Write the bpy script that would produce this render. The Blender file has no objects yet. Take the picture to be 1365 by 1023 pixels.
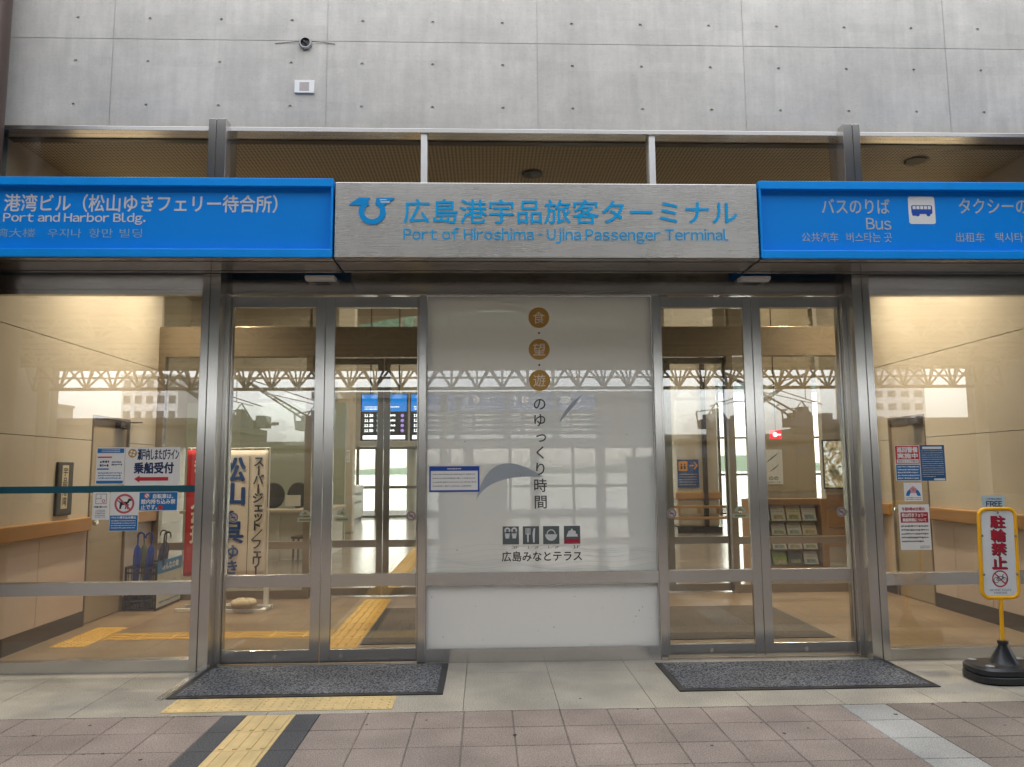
import bpy, bmesh, math, random
from mathutils import Vector, Matrix
R = math.radians
S = bpy.context.scene
COL = S.collection
rng = random.Random(7)

# ------------------------------------------------------------------ camera, sky, sun, exposure
cd = bpy.data.cameras.new("camera")
cam = bpy.data.objects.new("camera", cd); COL.objects.link(cam)
yaw, pitch, roll, FPX = .0352607, .1115791, .0072487, 1029.79
w = Vector((math.sin(yaw)*math.cos(pitch), math.cos(yaw)*math.cos(pitch), math.sin(pitch)))
r0 = Vector((math.cos(yaw), -math.sin(yaw), 0)); u0 = r0.cross(w)
rr = math.cos(roll)*r0 - math.sin(roll)*u0; uu = math.sin(roll)*r0 + math.cos(roll)*u0
M = Matrix((rr, uu, -w)).transposed().to_4x4(); M.translation = Vector((-.455, -6.27, 1.5))
cam.matrix_world = M
cd.sensor_fit = 'HORIZONTAL'; cd.sensor_width = 36; cd.lens = 36*FPX/1365
cd.clip_start = .05; cd.clip_end = 5000
S.camera = cam

SUN_EL, SUN_AZ = R(52), R(8)          # sun stands behind the terminal, front is in open shade
wd = bpy.data.worlds.new("World"); S.world = wd; wd.use_nodes = True
nt = wd.node_tree; bg = nt.nodes["Background"]; bg.inputs[1].default_value = .15
sk = nt.nodes.new("ShaderNodeTexSky"); sk.sky_type = 'NISHITA'; sk.sun_disc = False
sk.sun_elevation = SUN_EL; sk.sun_rotation = SUN_AZ; sk.air_density = 1.0; sk.dust_density = 3.0; sk.ozone_density = 1.5
hs0 = nt.nodes.new("ShaderNodeHueSaturation"); hs0.inputs["Saturation"].default_value = .2   # thin overcast: a greyer sky
nt.links.new(sk.outputs[0], hs0.inputs["Color"]); nt.links.new(hs0.outputs[0], bg.inputs[0])
sl = bpy.data.lights.new("sun", 'SUN'); sl.energy = .7; sl.angle = R(12); sl.color = (1, .95, .88)
so = bpy.data.objects.new("sun", sl); COL.objects.link(so)
sd = Vector((math.sin(SUN_AZ)*math.cos(SUN_EL), math.cos(SUN_AZ)*math.cos(SUN_EL), math.sin(SUN_EL)))
so.rotation_euler = sd.to_track_quat('Z', 'Y').to_euler(); so.location = sd*60
S.view_settings.view_transform = 'Standard'; S.view_settings.look = 'None'
S.view_settings.exposure = 3.0; S.view_settings.gamma = 1
S.cycles.max_bounces = 10; S.cycles.diffuse_bounces = 4; S.cycles.glossy_bounces = 5
S.cycles.transparent_max_bounces = 24; S.cycles.transmission_bounces = 6
S.cycles.use_denoising = True; S.cycles.sample_clamp_indirect = 6
S.cycles.caustics_reflective = False; S.cycles.caustics_refractive = False

# ------------------------------------------------------------------ materials
MATS = {}
def N(t, typ, **kw):
    n = t.nodes.new(typ)
    for k, v in kw.items(): setattr(n, k, v)
    return n
def base(name):
    m = bpy.data.materials.new(name); m.use_nodes = True
    t = m.node_tree; return m, t, t.nodes["Principled BSDF"]
def mat(name, col, rough=.5, metal=0, var=.12, scale=6, bump=0, bscale=60, spec=.5, stretch=None, island=0):
    if name in MATS: return MATS[name]
    m, t, b = base(name); L = t.links.new
    b.inputs["Roughness"].default_value = rough; b.inputs["Metallic"].default_value = metal
    b.inputs["Specular IOR Level"].default_value = spec
    tc = N(t, "ShaderNodeTexCoord"); mp = N(t, "ShaderNodeMapping")
    L(tc.outputs["Object"], mp.inputs[0])
    if stretch: mp.inputs["Scale"].default_value = stretch
    no = N(t, "ShaderNodeTexNoise"); no.inputs["Scale"].default_value = scale; no.inputs["Detail"].default_value = 5
    L(mp.outputs[0], no.inputs[0])
    mx = N(t, "ShaderNodeMix", data_type='RGBA')
    mx.inputs[6].default_value = tuple(c*(1-var) for c in col)+(1,)
    mx.inputs[7].default_value = tuple(min(1, c*(1+var)) for c in col)+(1,)
    L(no.outputs[0], mx.inputs[0]); out = mx.outputs[2]
    if island:
        g = N(t, "ShaderNodeNewGeometry"); mr = N(t, "ShaderNodeMapRange")
        mr.inputs[3].default_value = 1-island; mr.inputs[4].default_value = 1+island
        L(g.outputs["Random Per Island"], mr.inputs[0])
        hs = N(t, "ShaderNodeHueSaturation"); L(mr.outputs[0], hs.inputs["Value"]); L(out, hs.inputs["Color"]); out = hs.outputs[0]
    L(out, b.inputs["Base Color"])
    if bump:
        n2 = N(t, "ShaderNodeTexNoise"); n2.inputs["Scale"].default_value = bscale; n2.inputs["Detail"].default_value = 6
        L(mp.outputs[0], n2.inputs[0]); bp = N(t, "ShaderNodeBump"); bp.inputs["Strength"].default_value = bump
        bp.inputs["Distance"].default_value = .01; L(n2.outputs[0], bp.inputs["Height"]); L(bp.outputs[0], b.inputs["Normal"])
    MATS[name] = m; return m
def steel(name, axis, col=(.60, .58, .545), rough=.20, br=.012, warp=0):
    # brushed stainless: fine lines across one axis vary roughness and normal
    m, t, b = base(name); L = t.links.new
    b.inputs["Metallic"].default_value = .93; b.inputs["Anisotropic"].default_value = .8
    cv = N(t, "ShaderNodeCombineXYZ"); cv.inputs[2 if axis == 'x' else 0].default_value = 1; cv.inputs[1].default_value = 1; L(cv.outputs[0], b.inputs["Tangent"])
    tc = N(t, "ShaderNodeTexCoord"); mp = N(t, "ShaderNodeMapping"); L(tc.outputs["Object"], mp.inputs[0])
    sc = {'x': (1.2, 260, 260), 'z': (260, 260, 1.2)}[axis]; mp.inputs["Scale"].default_value = sc
    no = N(t, "ShaderNodeTexNoise"); no.inputs["Scale"].default_value = 1; no.inputs["Detail"].default_value = 3; L(mp.outputs[0], no.inputs[0])
    n2 = N(t, "ShaderNodeTexNoise"); n2.inputs["Scale"].default_value = 2.3; n2.inputs["Detail"].default_value = 4; L(tc.outputs["Object"], n2.inputs[0])
    mr = N(t, "ShaderNodeMapRange"); mr.inputs[3].default_value = rough-br; mr.inputs[4].default_value = rough+br; L(no.outputs[0], mr.inputs[0])
    ad = N(t, "ShaderNodeMath", operation='MULTIPLY_ADD'); L(n2.outputs[0], ad.inputs[0]); ad.inputs[1].default_value = .05; L(mr.outputs[0], ad.inputs[2])
    L(ad.outputs[0], b.inputs["Roughness"])
    mx = N(t, "ShaderNodeMix", data_type='RGBA'); mx.inputs[6].default_value = tuple(c*.97 for c in col)+(1,); mx.inputs[7].default_value = tuple(c*1.03 for c in col)+(1,)
    L(no.outputs[0], mx.inputs[0]); L(mx.outputs[2], b.inputs["Base Color"])
    if warp:     # slight oil-canning of the sheet
        n3 = N(t, "ShaderNodeTexNoise"); n3.inputs["Scale"].default_value = 1.7; n3.inputs["Detail"].default_value = 2; L(tc.outputs["Object"], n3.inputs[0])
        bp = N(t, "ShaderNodeBump"); bp.inputs["Strength"].default_value = warp; bp.inputs["Distance"].default_value = .05; L(n3.outputs[0], bp.inputs["Height"]); L(bp.outputs[0], b.inputs["Normal"])
    MATS[name] = m; return m
def glass(name, tint=(.86, .87, .84), r0=.082, film=0, filmcol=(.78, .79, .78)):
    m, t, b = base(name); L = t.links.new; t.nodes.remove(b)
    out = t.nodes["Material Output"]
    lw = N(t, "ShaderNodeLayerWeight"); lw.inputs[0].default_value = .5
    p = N(t, "ShaderNodeMath", operation='POWER'); L(lw.outputs["Facing"], p.inputs[0]); p.inputs[1].default_value = 5
    f = N(t, "ShaderNodeMath", operation='MULTIPLY_ADD'); L(p.outputs[0], f.inputs[0]); f.inputs[1].default_value = 1-r0; f.inputs[2].default_value = r0
    tr = N(t, "ShaderNodeBsdfTransparent"); tr.inputs[0].default_value = tint+(1,)
    gl = N(t, "ShaderNodeBsdfGlossy"); gl.inputs[0].default_value = (1, 1, 1, 1); gl.inputs["Roughness"].default_value = .0
    src = tr.outputs[0]
    if film:
        di = N(t, "ShaderNodeBsdfDiffuse"); tl = N(t, "ShaderNodeBsdfTranslucent")
        for q in (di, tl): q.inputs[0].default_value = filmcol+(1,)
        m1 = N(t, "ShaderNodeMixShader"); m1.inputs[0].default_value = .35; L(di.outputs[0], m1.inputs[1]); L(tl.outputs[0], m1.inputs[2])
        m2 = N(t, "ShaderNodeMixShader"); m2.inputs[0].default_value = film; L(tr.outputs[0], m2.inputs[1]); L(m1.outputs[0], m2.inputs[2]); src = m2.outputs[0]
    mx = N(t, "ShaderNodeMixShader"); L(f.outputs[0], mx.inputs[0]); L(src, mx.inputs[1]); L(gl.outputs[0], mx.inputs[2]); L(mx.outputs[0], out.inputs[0])
    MATS[name] = m; return m
def emit(name, col, st):
    if name in MATS: return MATS[name]
    m, t, b = base(name); b.inputs["Base Color"].default_value = col+(1,)
    b.inputs["Emission Color"].default_value = col+(1,); b.inputs["Emission Strength"].default_value = st
    MATS[name] = m; return m
def concrete():
    m, t, b = base("fair_faced_concrete"); L = t.links.new
    tc = N(t, "ShaderNodeTexCoord")
    def noise(scale, st, detail=6, rough=.6):
        mp = N(t, "ShaderNodeMapping"); mp.inputs["Scale"].default_value = st; L(tc.outputs["Object"], mp.inputs[0])
        n = N(t, "ShaderNodeTexNoise"); n.inputs["Scale"].default_value = scale; n.inputs["Detail"].default_value = detail; n.inputs["Roughness"].default_value = rough
        L(mp.outputs[0], n.inputs[0]); return n.outputs[0]
    def ramp(src, a, b_, lo, hi):
        r = N(t, "ShaderNodeMapRange"); r.inputs[1].default_value = a; r.inputs[2].default_value = b_; r.inputs[3].default_value = lo; r.inputs[4].default_value = hi; L(src, r.inputs[0]); return r.outputs[0]
    def mul(a, c):
        n = N(t, "ShaderNodeMath", operation='MULTIPLY'); L(a, n.inputs[0]); L(c, n.inputs[1]); return n.outputs[0]
    v = ramp(noise(1.3, (1, 1, 1)), .3, .7, .82, 1.13)
    v = mul(v, ramp(noise(3.0, (5, 1, .5)), .3, .7, .90, 1.08))       # vertical pour streaks
    v = mul(v, ramp(noise(9.0, (1, 1, 1)), .3, .7, .92, 1.07))
    v = mul(v, ramp(noise(55, (1, 1, 1), 3), .25, .45, .85, 1.0))       # pores
    v = mul(v, ramp(noise(28, (.3, 1, 5), 3), .3, .7, .965, 1.03))
    g = N(t, "ShaderNodeNewGeometry"); v = mul(v, ramp(g.outputs["Random Per Island"], 0, 1, .95, 1.04))
    cm = N(t, "ShaderNodeMix", data_type='RGBA'); cm.inputs[6].default_value = (.10, .098, .092, 1); cm.inputs[7].default_value = (.60, .572, .515, 1)
    L(v, cm.inputs[0])
    dv = N(t, "ShaderNodeMath", operation='MULTIPLY'); dv.inputs[1].default_value = .86; L(v, dv.inputs[0]); L(dv.outputs[0], cm.inputs[0])
    L(cm.outputs[2], b.inputs["Base Color"]); b.inputs["Roughness"].default_value = .75
    bp = N(t, "ShaderNodeBump"); bp.inputs["Strength"].default_value = .25; bp.inputs["Distance"].default_value = .004
    L(noise(40, (1, 1, 1)), bp.inputs["Height"]); L(bp.outputs[0], b.inputs["Normal"])
    MATS["concrete"] = m; return m
def speckle(name, c1, c2, scale, rough=.9, bump=.6, c3=None, thr=(.42, .58)):
    m, t, b = base(name); L = t.links.new
    tc = N(t, "ShaderNodeTexCoord"); no = N(t, "ShaderNodeTexNoise"); no.inputs["Scale"].default_value = scale; no.inputs["Detail"].default_value = 2
    L(tc.outputs["Object"], no.inputs[0])
    mr = N(t, "ShaderNodeMapRange"); mr.inputs[1].default_value = thr[0]; mr.inputs[2].default_value = thr[1]; L(no.outputs[0], mr.inputs[0])
    mx = N(t, "ShaderNodeMix", data_type='RGBA'); mx.inputs[6].default_value = c1+(1,); mx.inputs[7].default_value = c2+(1,); L(mr.outputs[0], mx.inputs[0])
    n2 = N(t, "ShaderNodeTexNoise"); n2.inputs["Scale"].default_value = 2.1; n2.inputs["Detail"].default_value = 6; L(tc.outputs["Object"], n2.inputs[0])
    m2 = N(t, "ShaderNodeMapRange"); m2.inputs[1].default_value = .35; m2.inputs[2].default_value = .7; m2.inputs[3].default_value = .78; m2.inputs[4].default_value = 1.12; L(n2.outputs[0], m2.inputs[0])
    g = N(t, "ShaderNodeNewGeometry"); m3 = N(t, "ShaderNodeMapRange"); m3.inputs[3].default_value = .93; m3.inputs[4].default_value = 1.06; L(g.outputs["Random Per Island"], m3.inputs[0])
    mu = N(t, "ShaderNodeMath", operation='MULTIPLY'); L(m2.outputs[0], mu.inputs[0]); L(m3.outputs[0], mu.inputs[1])
    hs = N(t, "ShaderNodeHueSaturation"); L(mu.outputs[0], hs.inputs["Value"]); L(mx.outputs[2], hs.inputs["Color"])
    L(hs.outputs[0], b.inputs["Base Color"]); b.inputs["Roughness"].default_value = rough
    bp = N(t, "ShaderNodeBump"); bp.inputs["Strength"].default_value = bump; bp.inputs["Distance"].default_value = .003
    L(no.outputs[0], bp.inputs["Height"]); L(bp.outputs[0], b.inputs["Normal"])
    MATS[name] = m; return m
def perforated():
    m, t, b = base("perforated_ceiling"); L = t.links.new
    tc = N(t, "ShaderNodeTexCoord"); sx = N(t, "ShaderNodeSeparateXYZ"); L(tc.outputs["Object"], sx.inputs[0])
    outs = []
    for i, ph in ((0, 1), (1, 1)):
        a = N(t, "ShaderNodeMath", operation='MULTIPLY'); L(sx.outputs[i], a.inputs[0]); a.inputs[1].default_value = 2*math.pi/.034
        s_ = N(t, "ShaderNodeMath", operation='SINE'); L(a.outputs[0], s_.inputs[0]); outs.append(s_.outputs[0])
    ad = N(t, "ShaderNodeMath", operation='ADD'); L(outs[0], ad.inputs[0]); L(outs[1], ad.inputs[1])
    mr = N(t, "ShaderNodeMapRange"); mr.inputs[1].default_value = .3; mr.inputs[2].default_value = .9; L(ad.outputs[0], mr.inputs[0])
    mx = N(t, "ShaderNodeMix", data_type='RGBA'); mx.inputs[6].default_value = (.50, .43, .31, 1); mx.inputs[7].default_value = (.12, .10, .07, 1)
    L(mr.outputs[0], mx.inputs[0]); L(mx.outputs[2], b.inputs["Base Color"]); b.inputs["Roughness"].default_value = .6
    MATS["perf"] = m; return m

CONC = concrete(); PERF = perforated()
SX = steel("brushed_steel_across", 'x'); SZ = steel("brushed_steel_upright", 'z')
SSIGN = steel("sign_steel", 'x', (.76, .735, .685), .25, .03, warp=.14)
SHD = steel("darkened_header_steel", "x", (.34, .325, .30), .10, .01); SMIR = steel("soffit_steel", 'x', (.50, .48, .46), .12, .05)  # header: same steel as the frames, its dark reflection put into the colour
SDK2 = mat("bronze_metal", (.28, .235, .18), .3, .7, .06, 2); SDK = steel("dark_steel", 'z', (.30, .28, .25), .28, .08)
GL = glass("window_glass"); GLIN = glass("inner_glass", (.9, .9, .88), .04)
FILM = glass("dot_film_glass", (.92, .92, .92), .065, .73, (.86, .90, .89)); FILM2 = glass("white_film_glass", (.9, .9, .9), .05, .96, (.92, .94, .94))
BLUE = mat("sign_blue_paint", (.0, .255, .82), .32, 0, .05, 3); CYAN = mat("sign_cyan_paint", (.0, .38, .78), .35, 0, .04)
WHITE = mat("white_paint", (.78, .78, .76), .5, 0, .03); PAPER = mat("white_paper", (.80, .79, .76), .7, 0, .03)
BLACK = mat("black_print", (.02, .02, .022), .5, 0, .05); NAVY = mat("navy_print", (.01, .03, .10), .6, 0, .05)
PBLUE = mat("paper_blue", (.01, .16, .42), .6, 0, .05); PDBL = mat("paper_dark_blue", (.01, .10, .25), .6, 0, .05)
RED = mat("red_print", (.55, .03, .035), .6, 0, .05); CRIM = mat("crimson_print", (.42, .006, .03), .5, 0, .05)
GREY = mat("grey_print", (.20, .21, .22), .6, 0, .05); LGREY = mat("pale_grey_print", (.42, .45, .47), .6, 0, .05)
GOLD = mat("gold_print", (.50, .27, .05), .5, 0, .05)
BEIGE = mat("beige_panel", (.55, .49, .405), .42, 0, .04, 2); PINK = mat("pinkish_wainscot_panel", (.56, .46, .40), .45, 0, .04, 2)
WOOD = mat("oak_handrail", (.36, .19, .065), .4, 0, .22, 3, stretch=(8, .6, 8)); WOODX = mat("oak_board", (.46, .25, .09), .45, 0, .2, 3, stretch=(.6, 8, 8))
DOORP = mat("taupe_door_paint", (.36, .29, .20), .4, 0, .04, 3)
DBRN = mat("dark_brown_metal", (.06, .045, .035), .35, .3, .1); RUB = mat("black_rubber", (.018, .018, .02), .55, 0, .2, 20, .15, 90)
YEL = mat("yellow_enamel", (.85, .42, .0), .28, 0, .05); BLKP = mat("black_plastic", (.014, .015, .018), .35, 0, .15, 12, .08, 200)
TACT = mat("yellow_tactile_tile", (.66, .49, .23), .7, 0, .22, 9, .2, 120, island=.08); TACTIN = mat("ochre_tactile_tile", (.50, .30, .06), .55, 0, .15, 9, island=.05)
MATC = speckle("grey_carpet_pile", (.026, .028, .032), (.19, .195, .21), 75, .95, .9); MATIN = speckle("brown_carpet_pile", (.03, .024, .02), (.14, .11, .085), 90, .95, .9)
PAV = speckle("red_brown_paver", (.235, .183, .155), (.375, .31, .265), 130, .85, .35); PAVD = speckle("dark_paver", (.055, .055, .058), (.12, .12, .122), 130, .85, .35)
PAVL = speckle("pale_grey_paver", (.31, .305, .285), (.47, .465, .44), 130, .85, .35); PAVR = speckle("dull_brown_paver", (.18, .148, .125), (.29, .245, .21), 130, .85, .35)
GRAN = speckle("beige_granite", (.27, .24, .19), (.52, .48, .40), 150, .6, .15); JOINT = mat("joint_sand", (.17, .15, .13), .95, 0, .3, 30)
VFL = speckle("brown_floor_tile", (.15, .105, .068), (.30, .215, .14), 75, .35, .03); HFL = speckle("pale_hall_tile", (.22, .19, .155), (.30, .265, .22), 40, .2, .02)
CANV = mat("canopy_metal", (.06, .056, .05), .6, .2, .1); TRUS = mat("truss_paint", (.30, .275, .24), .5, 0, .1)

# ------------------------------------------------------------------ mesh builder
GLY = {}
def glyphs(s):
    if s in GLY: return GLY[s]
    c = bpy.data.curves.new("t", 'FONT'); c.body = s; c.resolution_u = 3; c.fill_mode = 'FRONT'
    o = bpy.data.objects.new("t", c); COL.objects.link(o); bpy.context.view_layer.update()
    me = o.evaluated_get(bpy.context.evaluated_depsgraph_get()).to_mesh()
    vs = [(v.co.x, v.co.y) for v in me.vertices]; fs = [tuple(p.vertices) for p in me.polygons]
    o.evaluated_get(bpy.context.evaluated_depsgraph_get()).to_mesh_clear()
    bpy.data.objects.remove(o); bpy.data.curves.remove(c)
    GLY[s] = (vs, fs); return GLY[s]
class MB:
    def __init__(s): s.v = []; s.f = []; s.fr()
    def fr(s, o=(0, 0, 0), r=(1, 0, 0), u=(0, 0, 1)):
        s.o = Vector(o); s.r = Vector(r).normalized(); s.u = Vector(u).normalized(); s.n = s.r.cross(s.u); return s
    def P(s, x, z, d=0): return tuple(s.o+s.r*x+s.u*z+s.n*d)
    def add(s, vs, fs):
        k = len(s.v); s.v += [tuple(q) for q in vs]; s.f += [tuple(i+k for i in f) for f in fs]; return s
    def box(s, x0, x1, y0, y1, z0, z1, c=0):
        if c <= 0:
            vs = [(x, y, z) for x in (x0, x1) for y in (y0, y1) for z in (z0, z1)]
            return s.add(vs, [(0, 1, 3, 2), (4, 6, 7, 5), (0, 4, 5, 1), (2, 3, 7, 6), (0, 2, 6, 4), (1, 5, 7, 3)])
        bm = bmesh.new(); bmesh.ops.create_cube(bm, size=1)
        for v in bm.verts: v.co = Vector(((x0+x1)/2+v.co.x*(x1-x0), (y0+y1)/2+v.co.y*(y1-y0), (z0+z1)/2+v.co.z*(z1-z0)))
        bmesh.ops.bevel(bm, geom=bm.edges[:], offset=c, segments=2, affect='EDGES', profile=.6)
        bm.verts.index_update(); s.add([v.co[:] for v in bm.verts], [[v.index for v in f.verts] for f in bm.faces]); bm.free(); return s
    def prism(s, pts, d0, d1):      # polygon in frame coords (x,z), counter-clockwise, from depth d0 (back) to d1 (front)
        n = len(pts); vs = [s.P(x, z, d1) for x, z in pts]+[s.P(x, z, d0) for x, z in pts]
        return s.add(vs, [tuple(range(n)), tuple(range(2*n-1, n-1, -1))]+[(i, i+n, (i+1) % n+n, (i+1) % n) for i in range(n)])
    def poly(s, pts, d=0): return s.add([s.P(x, z, d) for x, z in pts], [tuple(range(len(pts)))])
    def rect(s, x0, x1, z0, z1, d=0): return s.poly([(x0, z0), (x1, z0), (x1, z1), (x0, z1)], d)
    def slab(s, x0, x1, z0, z1, d0, d1): return s.prism([(x0, z0), (x1, z0), (x1, z1), (x0, z1)], d0, d1)
    def disc(s, x, z, r, d=0, n=28): return s.poly([(x+r*math.cos(2*math.pi*i/n), z+r*math.sin(2*math.pi*i/n)) for i in range(n)], d)
    def ring(s, x, z, r1, r2, d=0, n=32, a0=0, a1=2*math.pi):
        vs = []; full = abs(a1-a0-2*math.pi) < 1e-6; m = n if full else n+1
        for i in range(m):
            a = a0+(a1-a0)*i/n
            for q in (r1, r2): vs.append(s.P(x+q*math.cos(a), z+q*math.sin(a), d))
        return s.add(vs, [(2*i, 2*i+1, 2*((i+1) % m)+1, 2*((i+1) % m)) for i in range(n)])
    def bar2(s, x0, z0, x1, z1, w_, d=0):
        a = Vector((x1-x0, z1-z0)); a.normalize(); p = Vector((-a.y, a.x))*w_/2
        return s.poly([(x0-p.x, z0-p.y), (x1-p.x, z1-p.y), (x1+p.x, z1+p.y), (x0+p.x, z0+p.y)], d)
    def text(s, t, x0, x1, z0, z1, d=0, bold=0, ext=0):
        vs, fs = glyphs(t)
        if not vs: return s
        ax = min(v[0] for v in vs); bx = max(v[0] for v in vs); az = min(v[1] for v in vs); bz = max(v[1] for v in vs)
        kx = (x1-x0)/max(1e-6, bx-ax); kz = (z1-z0)/max(1e-6, bz-az)
        return s._put([((v[0]-ax)*kx+x0, (v[1]-az)*kz+z0) for v in vs], fs, d, bold, ext)
    def latin(s, t, x0, x1, z0, z1, d=0, bold=0, ext=0, gap=.085):
        P2 = []; F = []; x = 0                     # proportional setting of full-width letter shapes
        for ch in t:
            if ch == ' ': x += .26; continue
            vs, fs = glyphs(chr(ord(ch)+0xFEE0))
            if ch == "j": x -= .09
            if ch == '-': vs = [(v[0]*.36, v[1]) for v in vs]
            ax = min(v[0] for v in vs); bx = max(v[0] for v in vs); k = len(P2)
            P2 += [(v[0]-ax+x, v[1]) for v in vs]; F += [tuple(i+k for i in f) for f in fs]; x += bx-ax+gap
        ax = min(p[0] for p in P2); bx = max(p[0] for p in P2); az = min(p[1] for p in P2); bz = max(p[1] for p in P2)
        kx = (x1-x0)/(bx-ax); kz = (z1-z0)/(bz-az)
        return s._put([((p[0]-ax)*kx+x0, (p[1]-az)*kz+z0) for p in P2], F, d, bold, ext)
    def _put(s, p2, fs, d, bold, ext):
        offs = [(0, 0)] if not bold else [(bold*math.cos(a), bold*math.sin(a)) for a in [k*math.pi/3+.2 for k in range(6)]]
        for i, (ox, oz) in enumerate(offs):
            dd = d+i*.00006
            s.add([s.P(x+ox, z+oz, dd) for x, z in p2], fs)
        if ext:      # raised letters: side walls along the outline
            cnt = {}
            for f in fs:
                for a, b in zip(f, f[1:]+f[:1]): cnt[(a, b)] = 1
            k = len(s.v); s.v += [s.P(x, z, d) for x, z in p2]+[s.P(x, z, d-ext) for x, z in p2]; n = len(p2)
            for a, b in cnt:
                if (b, a) not in cnt: s.f.append((k+b, k+a, k+a+n, k+b+n))
        return s
    def column(s, t, xc, ztop, size, d=0, bold=0, pitch=1.0, sx=1.0):   # vertical Japanese setting
        z = ztop
        for ch in t:
            vs, fs = glyphs(ch)
            if vs:
                ax = min(v[0] for v in vs); bx = max(v[0] for v in vs); az = min(v[1] for v in vs); bz = max(v[1] for v in vs)
                k = size/1.0
                if ch in 'ー／':
                    cx_, cz_ = (ax+bx)/2, (az+bz)/2
                    p2 = [((-(v[1]-cz_) if ch == 'ー' else v[0]-cx_)*k*sx+xc, (-(v[0]-cx_) if ch == 'ー' else v[1]-cz_)*k+z-size*.5) for v in vs]
                    if ch == 'ー': fs = [f[:] for f in fs]; p2 = [(2*xc-x, zz) for x, zz in p2]
                else:
                    cz_ = .36
                    cx_ = (ax+bx)/2 if ch not in 'っッェョュ' else (ax+bx)/2-.08
                    p2 = [((v[0]-cx_)*k*sx+xc, (v[1]-cz_)*k+z-size*.5) for v in vs]
                if ch == 'ー': fs = [tuple(reversed(f)) for f in fs]; fs = fs if True else fs
                s._put(p2, fs, d, bold, 0)
            z -= size*pitch
        return s
    def strokes(s, x0, x1, z0, z1, n, d=0, fill=.5, seed=1, last=1):
        q = random.Random(seed); h = (z1-z0)/n
        for i in range(n):
            zt = z1-i*h; x = x0; xe = x1 if i < n-1 else x0+(x1-x0)*last
            while x < xe-h*.2:
                wd_ = h*q.uniform(.25, .62); e = min(x+wd_, xe)
                a = zt-h*(1-fill)*.5-h*fill*q.uniform(.0, .35); b_ = zt-h*(1-fill)*.5-h*fill*q.uniform(.65, 1)
                s.rect(x, e, b_, a, d)
                if q.random() < .6: s.rect(x+wd_*.3, min(x+wd_*.5, xe), zt-h*(1-fill)*.5-h*fill, zt-h*(1-fill)*.5, d+.00005)
                x = e+h*q.uniform(.1, .22)
        return s
    def tube(s, pts, r, n=10, closed=False, cap=True):
        pts = [Vector(p) for p in pts]; m = len(pts); k = len(s.v); rs = r if isinstance(r, (list, tuple)) else [r]*m
        prev = None
        for i, p in enumerate(pts):
            a = pts[(i-1) % m] if (closed or i) else p; b = pts[(i+1) % m] if (closed or i < m-1) else p
            t = (b-a).normalized()
            if prev is None:
                q = Vector((0, 0, 1)) if abs(t.z) < .9 else Vector((1, 0, 0)); x = t.cross(q).normalized()
            else: x = (prev-t*prev.dot(t)).normalized()
            prev = x; y = t.cross(x)
            for j in range(n):
                an = 2*math.pi*j/n; s.v.append(tuple(p+(x*math.cos(an)+y*math.sin(an))*rs[i]))
        for i in range(m if closed else m-1):
            i2 = (i+1) % m
            for j in range(n): s.f.append((k+i*n+j, k+i*n+(j+1) % n, k+i2*n+(j+1) % n, k+i2*n+j))
        if cap and not closed:
            s.f.append(tuple(k+j for j in reversed(range(n)))); s.f.append(tuple(k+(m-1)*n+j for j in range(n)))
        return s
    def lathe(s, prof, c=(0, 0, 0), n=24, sx=1, sy=1, pw=2):
        k = len(s.v); m = len(prof)
        for r, z in prof:
            for j in range(n):
                a = 2*math.pi*j/n; ca, sa = math.cos(a), math.sin(a)
                ca = math.copysign(abs(ca)**(2/pw), ca); sa = math.copysign(abs(sa)**(2/pw), sa)
                s.v.append((c[0]+r*ca*sx, c[1]+r*sa*sy, c[2]+z))
        for i in range(m-1):
            for j in range(n): s.f.append((k+i*n+j, k+i*n+(j+1) % n, k+(i+1)*n+(j+1) % n, k+(i+1)*n+j))
        s.f.append(tuple(k+j for j in reversed(range(n)))); s.f.append(tuple(k+(m-1)*n+j for j in range(n)))
        return s
    def build(s, name, m, parent=None, smooth=False, bev=0):
        o0 = Vector(ORG.get(parent.name, (0, 0, 0))) if parent else Vector((0, 0, 0))
        me = bpy.data.meshes.new(name); me.from_pydata([tuple(Vector(v)-o0) for v in s.v], [], s.f); me.update()
        me.materials.append(m); o = bpy.data.objects.new(name, me); COL.objects.link(o)
        if parent: o.parent = parent; ORG[o.name] = tuple(o0)
        if smooth:
            for p in me.polygons: p.use_smooth = True
            try: me.set_sharp_from_angle(angle=R(35))
            except Exception: pass
        if bev:
            b = o.modifiers.new("bevel", 'BEVEL'); b.width = bev; b.segments = 2; b.limit_method = 'ANGLE'; b.angle_limit = R(40)
        return o
ORG = {}
def thing(name, label, cat, loc=(0, 0, 0), group=None):
    o = bpy.data.objects.new(name, None); COL.objects.link(o); o.location = loc; o.empty_display_size = .1
    ORG[o.name] = tuple(loc); o["label"] = label; o["category"] = cat
    if group: o["group"] = group
    return o
def tag(o, label, cat, group=None):
    o["label"] = label; o["category"] = cat
    if group: o["group"] = group
    return o
def struct(o): o["kind"] = 'structure'; return o
def copy_tree(o, parent=None):
    c = o.copy(); COL.objects.link(c)
    if parent: c.parent = parent
    for ch in [x for x in COL.objects if x.parent == o]: copy_tree(ch, c)
    return c

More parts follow.
